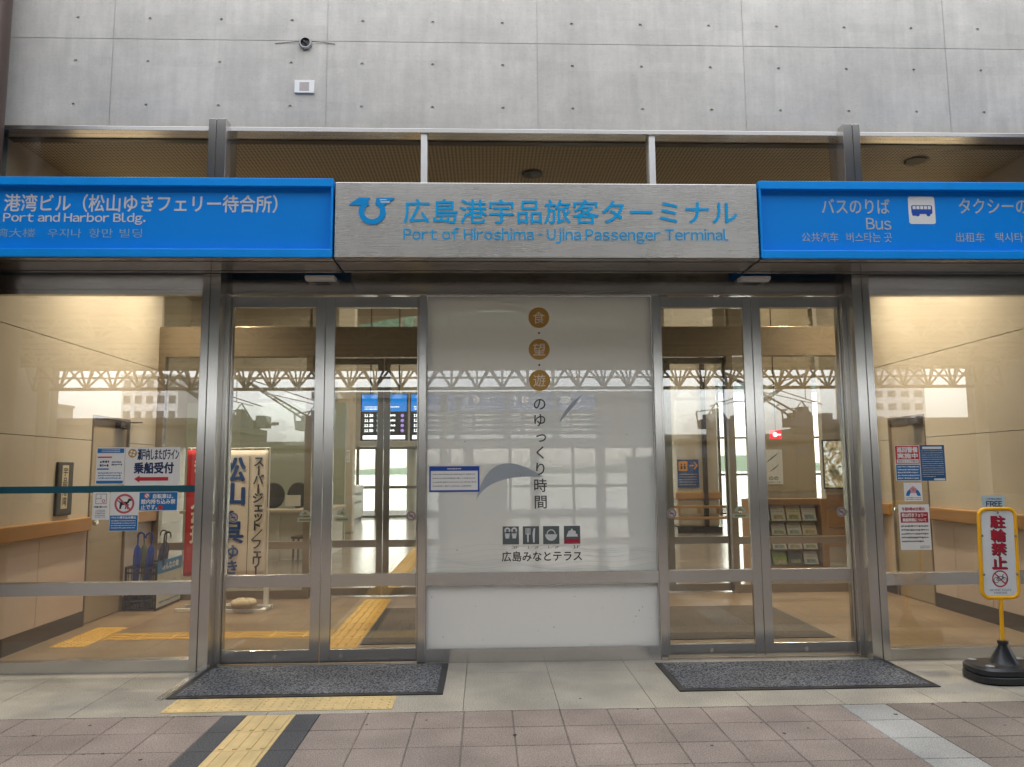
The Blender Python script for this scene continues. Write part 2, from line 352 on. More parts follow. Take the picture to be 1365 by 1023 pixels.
# ================================================================== SETTING: ground
g = MB(); g.rect(-300, 300, -400, 24.5); g.v = [(x, z, -.03) for x, y, z in g.v]
g.v = [(-300, -400, -.03), (300, -400, -.03), (300, 24.5, -.03), (-300, 24.5, -.03)]
struct(g.build("ground", mat("asphalt", (.055, .054, .052), .9, 0, .2, 3, .3, 80)))
b = MB(); b.v = [(-300, 24.5, -3), (300, 24.5, -3), (300, 24.5, -.03), (-300, 24.5, -.03)]; b.f = [(0, 1, 2, 3)]
struct(b.build("quay_wall", CONC))
b = MB(); b.v = [(-3000, 24.5, -2), (3000, 24.5, -2), (3000, 3000, -2), (-3000, 3000, -2)]; b.f = [(0, 1, 2, 3)]
struct(b.build("sea", mat("sea_water", (.05, .13, .15), .15, 0, .2, .05, .4, .6)))
PX, PS = .006, .2985
PY0, PYS = -1.225, .31
j = MB(); j.box(-9, 9, -14, PY0-.0, -.025, -.006); struct(j.build("paving_bed", JOINT))
pv = {PAV: MB(), PAVD: MB(), PAVL: MB(), PAVR: MB()}
for kx in range(-30, 30):
    x0 = PX+kx*PS; x1 = x0+PS
    for ky in range(0, 40):
        y1 = PY0-ky*PYS; y0 = y1-PYS
        gp = .0020; z1 = rng.uniform(-.0012, .0008)
        if kx in (-7, -6): continue
        mt = PAVL if kx == 6 else (PAVR if kx > 6 else PAV)
        a = pv[mt]
        k = len(a.v); cc = .004
        a.v += [(x0+gp, y0+gp, -.006), (x1-gp, y0+gp, -.006), (x1-gp, y1-gp, -.006), (x0+gp, y1-gp, -.006)]
        a.v += [(x0+gp+cc, y0+gp+cc, z1), (x1-gp-cc, y0+gp+cc, z1), (x1-gp-cc, y1-gp-cc, z1), (x0+gp+cc, y1-gp-cc, z1)]
        a.f += [(k+4, k+5, k+6, k+7), (k, k+1, k+5, k+4), (k+1, k+2, k+6, k+5), (k+2, k+3, k+7, k+6), (k+3, k, k+4, k+7)]
DX0 = PX-7*PS; DX1 = PX-5*PS; TX0 = (DX0+DX1)/2-.15; TX1 = TX0+.30
for ky in range(0, 40):
    y1 = PY0-ky*PYS; y0 = y1-PYS
    for xa, xb in ((DX0, TX0), (TX1, DX1)): pv[PAVD].box(xa+.002, xb-.002, y0+.002, y1-.002, -.006, 0)
for m_, nm in ((PAV, "paving"), (PAVD, "dark_paving_strip"), (PAVL, "pale_paving_strip"), (PAVR, "side_paving")): struct(pv[m_].build(nm, m_))
t = MB()
for ky in range(0, 40):
    y1 = PY0-ky*PYS; y0 = y1-PYS
    t.box(TX0+.002, TX1-.002, y0+.002, y1-.002, -.006, 0)
    for i in range(4):
        xc = TX0+.0375+.075*i
        t.box(xc-.014, xc+.014, y0+.018, y1-.018, 0, .006, .003)
struct(t.build("tactile_guide_path", TACT))
gr = MB()
for i in range(-16, 16):
    for ya, yb in ((PY0+.003, -.30), (-.297, .05)):
        gr.box(-.6+.61*i+.002, -.6+.61*(i+1)-.002, ya, yb, -.025, 0)
struct(gr.build("granite_apron", GRAN))
b = MB(); b.box(-10, 10, PY0+.003, .05, -.028, -.008); struct(b.build("apron_bed", JOINT))
b = MB(); q = random.Random(11)
for i in range(46):
    x, y, r_ = q.uniform(-4, 4.2), q.uniform(-2.6, -.95), q.uniform(.004, .014); n = 9
    z = .0016
    b.add([(x+r_*q.uniform(.6, 1.2)*math.cos(6.283*k/n), y+r_*q.uniform(.6, 1.2)*math.sin(6.283*k/n), z) for k in range(n)], [tuple(range(n))])
o = b.build("paving_stains", mat("gum_stain", (.035, .03, .028), .9)); o["kind"] = "structure"
t = MB()
def dots(t, x0, y0, w_, h, n=5, z=0, r=.011, hh=.005):
    for a in range(n):
        for c in range(n):
            t.lathe([(r, 0), (r*.85, hh*.6), (r*.5, hh)], (x0+w_*(a+.5)/n, y0+h*(c+.5)/n, z), 8)
for i in range(5):
    x0 = -2.50+.29*i
    t.box(x0+.002, x0+.288, -1.155, -.872, .0, .004); dots(t, x0, -1.155, .29, .283, 5, .004)
struct(t.build("tactile_warning_tiles", TACT))
# interior floors
f = MB()
for i in range(-8, 8):
    for k in range(0, 6):
        f.box(.02+.56*i+.0012, .02+.56*(i+1)-.0012, .05+.54*k, .05+.54*(k+1)-.0024, -.02, 0)
struct(f.build("vestibule_floor", VFL))
b = MB(); b.box(-12, 14, .05, 19.5, -.028, -.004); struct(b.build("floor_bed", JOINT))
f = MB()
for i in range(-20, 22):
    for k in range(0, 28):
        f.box(.6*i+.0015, .6*(i+1)-.0015, 3.295+.58*k, 3.295+.58*(k+1)-.003, -.02, 0)
struct(f.build("hall_floor", HFL))
t = MB()
for k in range(2):
    for i in range(8):
        pass
def tline(t, x0, x1, y0, y1, along):
    t.box(x0, x1, y0, y1, 0, .003)
    for i in range(4):
        if along == 'y':
            xc = x0+(x1-x0)*(i+.5)/4; yy = y0
            while yy < y1-.05: t.box(xc-.013, xc+.013, yy+.015, min(yy+.285, y1-.01), .003, .007); yy += .3
        else:
            yc = y0+(y1-y0)*(i+.5)/4; xx = x0
            while xx < x1-.05: t.box(xx+.015, min(xx+.285, x1-.01), yc-.013, yc+.013, .003, .007); xx += .3
tline(t, -3.92, -1.88, 1.03, 1.33, 'x'); tline(t, -1.86, -1.56, .10, 3.1, 'y'); tline(t, -1.86, -1.56, 3.4, 9, 'y')
t.box(-4.24, -3.94, .76, 1.62, 0, .003)
for k in range(3): dots(t, -4.24, .77+.28*k, .30, .28, 5, .003)
struct(t.build("indoor_tactile_line", TACTIN))
# hills and islands beyond the sea
def hill(name, x0, x1, y, h, seed, m):
    q = random.Random(seed); nx, ny = 60, 8; b = MB(); ph = [q.uniform(0, 6.28) for _ in range(6)]
    for i in range(nx+1):
        for k in range(ny+1):
            u = i/nx; v = k/ny; x = x0+(x1-x0)*u; yy = y+260*v
            e = math.sin(math.pi*u)**.7*math.sin(math.pi*min(1, v*.5+.0))
            hh = h*e*(.62+.22*math.sin(7*u+ph[0])+.12*math.sin(17*u+ph[1])+.05*math.sin(41*u+ph[2]+5*v))
            b.v.append((x, yy, -2.2+hh))
    for i in range(nx):
        for k in range(ny): a = i*(ny+1)+k; b.f.append((a, a+ny+1, a+ny+2, a+1))
    return struct(b.build(name, m, smooth=True))
HILLM = mat("wooded_hillside", (.05, .10, .055), .9, 0, .4, .03, .5, .2)
hill("hills", -420, 160, 700, 17, 3, HILLM); hill("hills", 60, 620, 900, 24, 5, HILLM); hill("hills", -800, -300, 800, 18, 8, HILLM)

# ================================================================== TERMINAL BUILDING
B = thing("terminal_building", "ferry terminal entrance front of fair faced concrete above steel framed glass doors", "building")
# --- concrete wall with tie holes and formwork joints (front face y=-.06)
def concrete_wall(x0, x1, z0, z1, yf):
    m = MB(); m.fr((0, yf, 0)); hr = .0145; hc = .04
    joints = [k*1.775 for k in range(-8, 9)]; hz = [4.53, 4.91, 5.29, 5.72, 6.10, 6.48]; zj = [5.11, 5.91, 6.7]
    hx = [.2965+.5925*k for k in range(-20, 20)]
    hx = [h for h in hx if x0+.1 < h < x1-.1]
    xs = {x0, x1}; zs = {z0, z1}; jx = set(); jz = set()
    for q in joints:
        if x0 < q < x1: xs |= {q-.0016, q+.0016}; jx.add(round(q-.0016, 5))
    for q in zj:
        if z0 < q < z1: zs |= {q-.002, q+.002}; jz.add(round(q-.002, 5))
    for q in hx: xs |= {q-hc, q+hc}
    for q in hz: zs |= {q-hc, q+hc}
    xs = sorted(xs); zs = sorted(zs)
    hxk = {round(q-hc, 5): q for q in hx}; hzk = {round(q-hc, 5): q for q in hz}
    panels = MB(); panels.fr((0, yf, 0))
    for xa, xb in zip(xs, xs[1:]):
        for za, zb in zip(zs, zs[1:]):
            if round(xa, 5) in jx or round(za, 5) in jz:
                m.rect(xa, xb, za, zb, -.0035); continue
            if round(xa, 5) in hxk and round(za, 5) in hzk:
                cx, cz = hxk[round(xa, 5)], hzk[round(za, 5)]; n = 16; k = len(m.v)
                for i in range(n):
                    a = 2*math.pi*i/n; ca, sa = math.cos(a), math.sin(a); q = hc/max(abs(ca), abs(sa))
                    m.v.append(m.P(cx+ca*q, cz+sa*q)); m.v.append(m.P(cx+ca*hr, cz+sa*hr)); m.v.append(m.P(cx+ca*hr*.75, cz+sa*hr*.75, -.010))
                for i in range(n):
                    p, q = k+3*i, k+3*((i+1) % n)
                    m.f += [(p, q, q+1, p+1), (p+1, q+1, q+2, p+2)]
                m.f.append(tuple(k+3*i+2 for i in range(n))); continue
            m.rect(xa, xb, za, zb)
    m.box(x0, x1, yf+.03, yf+.5, z0, z1)
    m.rect(x0, x1, z0, z0, 0)
    m.add([(x0, yf, z0), (x1, yf, z0), (x1, yf+.03, z0), (x0, yf+.03, z0)], [(3, 2, 1, 0)])
    return m
cw = concrete_wall(-10, 10, 4.33, 12.5, -.06).build("concrete_wall", CONC, B)
for s_ in (-1, 1): b = MB(); b.box(*sorted((s_*4.90, s_*10)), -.06, .4, 0, 4.33); b.build("lower_wall", CONC, B)
b = MB(); b.box(-4.9, 4.9, -.10, .12, 4.293, 4.33); b.build("drip_edge", SX, B, bev=.003)
# --- posts
for s_ in (-1, 1):
    for xo, xi in ((2.70, 2.558), (4.90, 4.75)):
        b = MB()
        e = [(xo, xo-.058), (xo-.066, xi)] if xo < 3 else [(xo, xi)]
        for a, c in e: b.box(*sorted((s_*a, s_*c)), -.16, .12, 0, 4.372)
        if xo < 3: b.box(*sorted((s_*(xo-.058), s_*(xo-.066))), -.145, .12, 0, 4.37)
        b.build("post", SZ, B, bev=.002)
# --- header between posts and door jambs
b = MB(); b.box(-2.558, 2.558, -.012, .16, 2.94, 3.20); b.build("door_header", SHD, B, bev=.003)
for s_ in (-1, 1):
    b = MB(); b.box(*sorted((s_*2.558, s_*2.522)), -.03, .12, 0, 2.94); b.build("door_jamb", SZ, B, bev=.002)
    b = MB(); b.box(*sorted((s_*.992, s_*.932)), -.015, .12, 0, 2.94); b.build("mullion", SZ, B, bev=.003)
# --- sliding doors
def leaf(xa, xb, sl_, sr_, ex):
    d = MB(); d.box(xa, xb, .03, .07, .01, .112); d.build
    f = MB(); y0, y1 = .022, .064
    f.box(xa, xa+sl_, y0, y1, .012, 2.932); f.box(xb-sr_, xb, y0, y1, .012, 2.932)
    for za, zb in ((.012, .112), (.594, .69), (2.838, 2.932)): f.box(xa+sl_, xb-sr_, y0+.002, y1-.002, za, zb)
    o = f.build("sliding_door", SZ if ex else SZ, B, bev=.002)
    p = MB(); p.box(xa+sl_, xb-sr_, .038, .046, .112, .594); p.box(xa+sl_, xb-sr_, .038, .046, .69, 2.838); p.build("glass", GL, o)
    xl = xa+(.55 if sl_ < .05 else .22)*(xb-xa) if xa < 0 else xa+.45*(xb-xa)
    k = MB(); k.fr((0, y0, 0)); k.ring(xl, .062, .009, .015, .003); k.disc(xl, .062, .009, .001)
    k.tube([(xl, y0+.002, .062), (xl, y0-.003, .062)], .016, 20, cap=False); k.build("lock", SX, o)
    return o
for a in ((-2.52, -1.762, .012, .076, 1), (-1.757, -.997, .076, .012, 1), (.997, 1.772, .018, .072, 1), (1.777, 2.52, .072, .012, 1)): leaf(*a)
# --- centre panel with white dot film
cp = MB(); cp.box(-.932, .932, .0, .06, .594, .692); cp.box(-.932, .932, 0, .06, 0, .108); cp.box(-.932, .932, 0, .06, 2.925, 2.94); [cp.box(*sorted((q*.932, q*.922)), .004, .056, .1, 2.93) for q in (-1, 1)]
CP = cp.build("display_window", SX, B, bev=.002)
b = MB(); b.box(-.932, .932, .022, .032, .692, 2.925); b.build("film_pane", FILM, CP)
b = MB(); b.box(-.932, .932, .022, .032, .108, .594); b.build("kick_pane", FILM2, CP)
FY = .0215
for ch, z in (("食", 2.754), ("望", 2.488), ("遊", 2.230)):
    c = MB(); c.fr((0, FY, 0)); c.disc(-.007, z, .087, .0004, 40); c.build("gold_disc", GOLD, CP)
    c = MB(); c.fr((0, FY, 0)); c.text(ch, -.057, .043, z-.05, z+.05, .0008); c.build("disc_lettering", mat("cream_print", (.80, .74, .60), .5), CP)
CHAR = mat("charcoal_print", (.045, .05, .055), .5)
c = MB(); c.fr((0, FY, 0)); c.column("のゆっくり時間", -.008, 2.093, .115, .0006, .0012, 1.151)
for z in (2.625, 2.358): c.disc(-.007, z, .009, .0005, 12)
xs_ = (-.317, -.155, .008, .176)
c.build("column_lettering", CHAR, CP); c = MB(); c.fr((0, FY, 0)); c.text("広島みなとテラス", -.324, .317, .774, .852, .0006, .0014)
for x, tx in zip(xs_, ("3F", "1/2F", "1/2F", "1F")): c.latin(tx, x+(.07 if len(tx) == 2 else .035), x+.131, .872, .897, .0006)
c.build("lettering", CHAR, CP)
for x in xs_: c = MB(); c.fr((0, FY, 0)); c.rect(x, x+.131, .908, 1.05, .0004); c.build("icon_square", mat("slate_print", (.10, .12, .12), .5), CP)
c = MB(); c.fr((0, FY, 0)); D_ = .0009
x = xs_[0]
for q in (.038, .093):
    c.ring(x+q, 1.018, .012, .024, D_, 20); c.poly([(x+q-.022, 1.008), (x+q-.014, .955), (x+q+.014, .955), (x+q+.022, 1.008)], D_)
c.build("icon_symbol", mat("pale_print", (.62, .63, .62), .5), CP); c = MB(); c.fr((0, FY, 0)); x = xs_[1]
c.poly([(x+.036, .925), (x+.046, .925), (x+.049, .985), (x+.033, .985)], D_)
for k in range(4): c.rect(x+.022+.011*k, x+.028+.011*k, .99, 1.035, D_)
c.rect(x+.022, x+.061, .985, .992, D_)
c.poly([(x+.082, .922), (x+.094, .922), (x+.100, 1.038), (x+.086, 1.03), (x+.078, .99)], D_)
c.build("icon_symbol", mat("pale_print", (.62, .63, .62), .5), CP); c = MB(); c.fr((0, FY, 0)); x = xs_[2]
c.poly([(x+.065+.048*math.cos(a), .985+.052*math.sin(a)) for a in [math.pi+math.pi*i/16 for i in range(17)]], D_); c.ring(x+.065, .988, .028, .036, D_, 20, 0, math.pi)
c.build("icon_symbol", mat("pale_print", (.62, .63, .62), .5), CP); c = MB(); c.fr((0, FY, 0)); x = xs_[3]
c.poly([(x+.02, .965), (x+.112, .965), (x+.108, .985), (x+.085, .992), (x+.08, 1.01), (x+.062, 1.03), (x+.05, 1.008), (x+.03, .992)], D_)
for k in range(3): c.disc(x+.045+.02*k, 1.0+.006*(k % 2), .012, D_+.0001, 12)
c.build("icon_symbol", mat("pale_print", (.62, .63, .62), .5), CP)
c = MB(); c.fr((0, FY, 0)); c.rect(xs_[3]+.006, xs_[3]+.125, .916, .946, .0008); c.build("red_icon_strip", CRIM, CP)
c = MB(); c.fr((0, FY, 0)); q = random.Random(4)
for i in range(26):
    x, z, r_ = q.uniform(-.9, .9), q.uniform(.12, .58) if i < 18 else q.uniform(.8, 1.9), q.uniform(.0015, .005)
    c.poly([(x+r_*q.uniform(.5, 1.4)*math.cos(6.283*k/7), z+r_*q.uniform(.5, 1.2)*math.sin(6.283*k/7)) for k in range(7)], .0003)
o = c.build("scuff_marks", mat("scuff_grey", (.16, .15, .14), .8), CP); o["kind"] = "stuff"
# leaping curved shapes, grey
def crescent(c, p0, p1, p2, q1, d):
    n = 18
    def bz(a, b_, e, t_): return ((1-t_)**2*a[0]+2*t_*(1-t_)*b_[0]+t_*t_*e[0], (1-t_)**2*a[1]+2*t_*(1-t_)*b_[1]+t_*t_*e[1])
    up = [bz(p0, p1, p2, i/n) for i in range(n+1)]; lo = [bz(p0, q1, p2, i/n) for i in range(n+1)]
    for i in range(n): c.poly([lo[i], lo[i+1], up[i+1], up[i]], d)
c = MB(); c.fr((0, FY, 0))
crescent(c, (-.53, 1.26), (-.42, 1.74), (.02, 1.44), (-.42, 1.48), .0003)
c.build("fin_motif", mat("pale_blue_grey_print", (.34, .38, .41), .5), CP); c = MB(); c.fr((0, FY, 0)); crescent(c, (.15, 1.88), (.20, 2.02), (.345, 2.115), (.255, 1.99), .0003)
c.build("fin_motif", mat("pale_blue_grey_print", (.34, .38, .41), .5), CP)
c = MB(); c.fr((0, FY, 0))
for k in range(7):
    z0 = .715+.028*k; p = [(-.93+.031*i, z0+.012*math.sin(i*.33+k*.5)+.02*math.sin(i*.09+k)) for i in range(61)]
    for a, e in zip(p, p[1:]): c.poly([(a[0], a[1]-.0016), (e[0], e[1]-.0016), (e[0], e[1]+.0016), (a[0], a[1]+.0016)], .0002)
c.build("wave_motif", mat("silver_print", (.50, .52, .53), .5), CP)
# --- side windows
for s_ in (-1, 1):
    a, e = sorted((s_*2.70, s_*4.75)); f = MB()
    f.box(a, e, -.135, -.04, 2.955, 3.20); f.box(a, e, -.125, -.05, 2.915, 2.955)
    [f.box(q, q+.012, -.13, -.045, .05, 2.94) for q in (a, e-.012)]; f.box(a, e, -.135, -.04, .572, .667); f.box(a, e, -.135, -.02, 0, .088)
    W = f.build("side_window", SX, B, bev=.002)
    p = MB(); p.box(a, e, -.099, -.089, .088, .572); p.box(a, e, -.099, -.089, .667, 2.915); p.build("glass", GL, W)
    if s_ < 0:
        p = MB(); p.fr((0, -.1005, 0)); p.rect(a, e, 1.347, 1.40); p.build("teal_safety_tape", mat("teal_tape", (.004, .085, .12), .5), W)
# --- clerestory
f = MB()
for x in (-.955, .955): f.box(x-.026, x+.026, -.085, .05, 3.2, 4.293)
f.box(-4.75, 4.75, -.055, .05, 3.2, 3.23)
CW = f.build("clerestory_window", mat("bright_mullion", (.72, .71, .68), .4, .3, .05), B, bev=.003)
p = MB()
for a, e in ((-4.75, -2.70), (-2.556, -.981), (-.929, .929), (.981, 2.556), (2.70, 4.75)): p.box(a, e, -.03, -.022, 3.23, 4.293)
p.build("glass", GL, CW)
# --- vestibule shell
b = MB(); b.box(-4.9, 4.9, .06, 3.33, 4.31, 4.40); CE = b.build("vestibule_ceiling", PERF, B)
b = MB(); b.box(-4.43, 4.43, .06, .14, 4.285, 4.309); b.box(-4.43, 4.43, 3.1, 3.18, 4.285, 4.309); b.build("ceiling_trim", DBRN, CE)
for s_ in (-1, 1):
    X = s_*4.43; wl = MB()
    def sb(m, y0, y1, z0, z1, d, t=.0):   # slab standing d proud of the wall face, towards the room
        a, e = sorted((X+s_*.15*(1 if t == 0 else 0), X-s_*d)) if t == 0 else sorted((X-s_*(d-t), X-s_*d)); m.box(a, e, y0, y1, z0, z1)
    dy0, dy1 = (1.70, 2.52) if s_ < 0 else (2.15, 2.93)
    for za, zb in ((.90, 1.826), (1.832, 2.738), (2.745, 4.31)):
        for ya, yb in ((.06, dy0), (dy1, 3.30)) if zb < 2.1 or za < 2.09 and zb <= 1.83 else ((.06, 3.30),):
            if za == 1.832:
                sb(wl, .06, dy0, za, zb, 0); sb(wl, dy1, 3.30, za, zb, 0); sb(wl, dy0, dy1, 2.09, zb, 0); break
            sb(wl, ya, yb, za, zb, 0)
    bk = MB(); bk.box(*sorted((X+s_*.12, X+s_*.3)), .06, 3.30, 0, 4.31)
    W = wl.build("vestibule_wall", BEIGE, B); bk.build("wall_backing", DBRN, W)
    pn = MB(); base_y = [.06, .878, dy0] if s_ < 0 else [.06, .62, 1.19, 1.755, dy0]
    for ya, yb in zip(base_y, base_y[1:]): sb(pn, ya+.003, yb-.003, .15, .90, 0)
    sb(pn, dy1, 3.30, .15, .90, 0); pn.build("wainscot", PINK, W)
    bs = MB(); sb(bs, .06, dy0-.004, 0, .148, .006); sb(bs, dy1+.004, 3.3, 0, .148, .006); bs.build("baseboard", DBRN, W)
    hr = MB()
    for ya, yb in ((.06, dy0-.02), (dy1+.02, 3.28)):
        a, e = sorted((X-s_*.0, X-s_*.055)); hr.box(a, e, ya, yb, .93, 1.065, .012)
    hr.build("handrail", WOOD, W)
    d = MB(); sb(d, dy0+.02, dy1-.02, .01, 2.065, -.02); SD = d.build("service_door", DOORP, W)
    fm = MB()
    for ya, yb, za, zb in ((dy0, dy0+.02, 0, 2.09), (dy1-.02, dy1, 0, 2.09), (dy0+.02, dy1-.02, 2.066, 2.09)): sb(fm, ya, yb, za, zb, .008)
    fm.build("door_frame", mat("brown_door_frame", (.16, .12, .08), .4), SD)
    k = MB(); ky = dy0+.10 if s_ < 0 else dy1-.10
    k.lathe([(.026, 0), (.03, .02), (.022, .04)], (0, 0, 0), 16); k.v = [(X-s_*(.01+z), ky+y, 1.0+x) for x, y, z in k.v]; k.build("door_knob", SX, SD, True)
    k = MB(); ya = dy0+.05 if s_ > 0 else dy1-.30
    k.box(*sorted((X+s_*.015, X-s_*.045)), ya+.0, ya+.22, 1.985, 2.045); k.tube([(X-s_*.02, ya+.1, 2.05), (X-s_*.16, ya+.24, 2.055), (X-s_*.01, ya+.36, 2.06)], .008, 6); k.build("door_closer", DBRN, SD)
# --- inner partition
f = MB(); YI = 3.25
f.box(-4.43, 4.43, YI-.05, YI+.07, 2.905, 3.275)
for x in (-2.60, 2.60, -.96, .96, -4.39, 4.39): f.box(x-.04, x+.04, YI-.045, YI+.06, 0, 2.905)
for a, e in ((-4.35, -2.64), (2.64, 4.35), (-.92, .92)):
    for za, zb in ((0, .1), (.58, .667)): f.box(a, e, YI-.03, YI+.04, za, zb)
for x in (-2.6, -.9, .9, 2.6): f.box(x-.02, x+.02, YI-.03, YI+.03, 3.275, 4.31)
IP = f.build("inner_partition", SDK2, B, bev=.002)
p = MB()
for a, e in ((-4.35, -2.64), (2.64, 4.35), (-.92, .92)):
    p.box(a, e, YI, YI+.008, .1, .58); p.box(a, e, YI, YI+.008, .667, 2.905)
p.box(-4.43, 4.43, YI, YI+.008, 3.276, 4.309)
p.build("glass", GLIN, IP)
def ileaf(xa, xb):
    f = MB(); y0, y1 = YI+.075, YI+.115
    f.box(xa, xa+.075, y0, y1, .012, 2.90); f.box(xb-.075, xb, y0, y1, .012, 2.90)
    for za, zb in ((.012, .10), (.58, .667), (2.82, 2.90)): f.box(xa+.075, xb-.075, y0, y1, za, zb)
    o = f.build("inner_sliding_door", SDK, B, bev=.002)
    p = MB(); p.box(xa+.075, xb-.075, y0+.015, y0+.022, .10, .58); p.box(xa+.075, xb-.075, y0+.015, y0+.022, .667, 2.82); p.build("glass", GLIN, o)
for a, e in ((-2.62, -1.712), (-1.706, -.94), (.94, 1.797), (1.803, 2.62)): ileaf(a, e)
# --- hall shell
b = MB(); b.box(-10, 13, 3.4, 19.0, 7.05, 7.2); b.box(-10, 13, 3.28, 3.4, 4.40, 7.05)
b.build("hall_ceiling", mat("hall_ceiling_panel", (.40, .34, .25), .7, 0, .05), B)
b = MB(); b.box(-10.2, -10, 3.4, 19, 0, 7.05); b.box(13, 13.2, 3.4, 19, 0, 7.05); b.box(-10, -4.74, 3.28, 3.4, 0, 4.4); b.box(4.74, 13, 3.28, 3.4, 0, 4.4)
b.build("hall_side_wall", BEIGE, B)
b = MB(); b.box(5.06, 13, 6.2, 6.35, 1.09, 4.6); b.box(5.06, 13, 6.2, 6.35, .0, 1.09); HW = b.build("monitor_wall", BEIGE, B)
b = MB(); b.box(5.06, 13, 6.16, 6.2, .88, 1.07); b.box(5.06, 13, 6.15, 6.2, .56, .82); b.box(5.06, 13, 6.17, 6.2, .25, .52); b.build("oak_rail", WOODX, HW)
b = MB(); b.box(6.25, 7.42, 12, 12.7, 0, 7.05); b.box(6.93, 6.96, 11.985, 12.0, 0, 7.05); b.build("clad_column", mat("dull_beige_panel", (.44, .36, .25), .5, 0, .04), B)
b = MB(); b.box(4.08, 5.08, 12, 12.9, .14, 7.05, .06); HC = b.build("rounded_column", BEIGE, B)
b = MB(); b.box(4.03, 5.13, 11.95, 12.93, .78, .95, .03); b.build("oak_band", WOODX, HC)
b = MB(); b.box(4.05, 5.11, 11.97, 12.92, 0, .14); b.build("plinth", DBRN, HC)
b = MB(); b.box(4.70, 4.79, 11.9, 12.0, .0, 4.6); b.build("downpipe", DBRN, HC)
b = MB()
for z in (.36, .62): b.box(3.9, 5.25, 11.72, 11.80, z-.03, z+.03, .01)
for x in (4.05, 4.55, 5.0): b.box(x-.02, x+.02, 11.74, 11.96, .45, .58)
b.build("leaning_rail", WOODX, HC)
b = MB(); b.box(-4.12, -3.72, 13, 13.4, 0, 7.05, .04); b.build("slim_column", BEIGE, B)
for i, (x, z, w2, h2) in enumerate(((-4.03, 1.75, .16, .24), (-3.84, 1.72, .10, .3), (-4.0, 1.32, .2, .28))):
    nt2 = thing("notice", ("small white sheet on the slim beige column, upper left", "narrow white sheet on the slim beige column, upper right", "white sheet on the slim beige column, lowest of three")[i], "notice", (x, 12.99, z), "sheets on the slim column")
    b = MB(); b.box(x-w2/2, x+w2/2, 12.985, 12.997, z, z+h2); b.build("sheet", PAPER, nt2); b = MB(); b.fr((0, 12.984, 0)); b.strokes(x-w2*.4, x+w2*.4, z+.03, z+h2-.03, 5, .001, .5, i); b.build("print", GREY, nt2)
# far glazed wall
f = MB(); YF = 18.9
for x in (-9.8, -7.7, -5.6, -4.55, -3.95, -2.62, -1.6, .35, 2.4, 4.4, 5.5): f.box(x-.045, x+.045, YF-.05, YF+.05, 0, 2.3)
for z in (.05, .98, 2.24): f.box(-9.8, 5.5, YF-.03, YF+.03, z-.045, z+.045)
for x in (5.62, 7.2, 8.7, 10.1, 11.3, 12.7): f.box(x-.045, x+.045, YF-.05, YF+.05, 0, 4.4)
for z in (.05, 1.3, 2.5, 3.7, 4.36): f.box(5.6, 12.7, YF-.03, YF+.03, z-.035, z+.035)
FW = f.build("sea_front_glazing", SDK, B)
p = MB(); p.box(-9.8, 5.5, YF-.004, YF+.004, .095, 2.2); p.box(5.66, 12.7, YF-.004, YF+.004, .085, 4.33); p.build("glass", GLIN, FW)
b = MB(); b.box(-10, 5.56, YF-.08, YF+.08, 2.29, 4.40); b.build("upper_wall", mat("dull_wall_panel", (.36, .33, .28), .6, 0, .05), B)  # duller, darker beige than the gable wall above
b = MB(); b.box(-10, 13, YF-.08, YF+.08, 4.40, 6.12)
n = 24; pts = [(-4.95+9.75*i/n, 6.12+.60*math.sin(math.pi*i/n)**.75) for i in range(n+1)]
for a, e in zip(pts, pts[1:]): b.add([(a[0], YF-.08, a[1]), (e[0], YF-.08, e[1]), (e[0], YF-.08, 7.05), (a[0], YF-.08, 7.05)], [(0, 1, 2, 3)])
b.box(-10, -4.95, YF-.08, YF+.08, 6.12, 7.05); b.box(4.80, 13, YF-.08, YF+.08, 6.12, 7.05)
b.build("gable_wall", BEIGE, B)
b = MB()
for x in (-3.2, -2.7, 1.9, 3.0): b.box(x-.07, x+.07, YF-.02, YF+.06, 6.12, 6.75)
AW = b.build("arched_window", WHITE, B); p = MB(); p.box(-4.9, 4.8, YF+.03, YF+.04, 6.12, 6.73); p.build("glass", glass("frosted_green_glass", (.20, .24, .20), .03, .5, (.40, .48, .42)), AW)
for x, y in ((-2.88, 19.5), (-1.0, 19.6), (1.2, 19.6), (3.4, 19.6), (5.6, 19.6)):
    b = MB(); b.lathe([(.17, 0), (.17, 4.3)], (x, y, 0), 20); b.build("white_pillar", WHITE, B, True)
b = MB(); b.box(-10, 13, 19, 22.4, 4.32, 4.4); b.build("quay_canopy", WHITE, B)
# roof over everything so daylight enters only through glass
b = MB(); b.box(-10, 13, .45, 19.2, 12.5, 12.7); b.box(-10.2, -10, .45, 19.2, 7.05, 12.5); b.box(13, 13.2, .45, 19.2, 7.05, 12.5); b.build("roof", CONC, B)
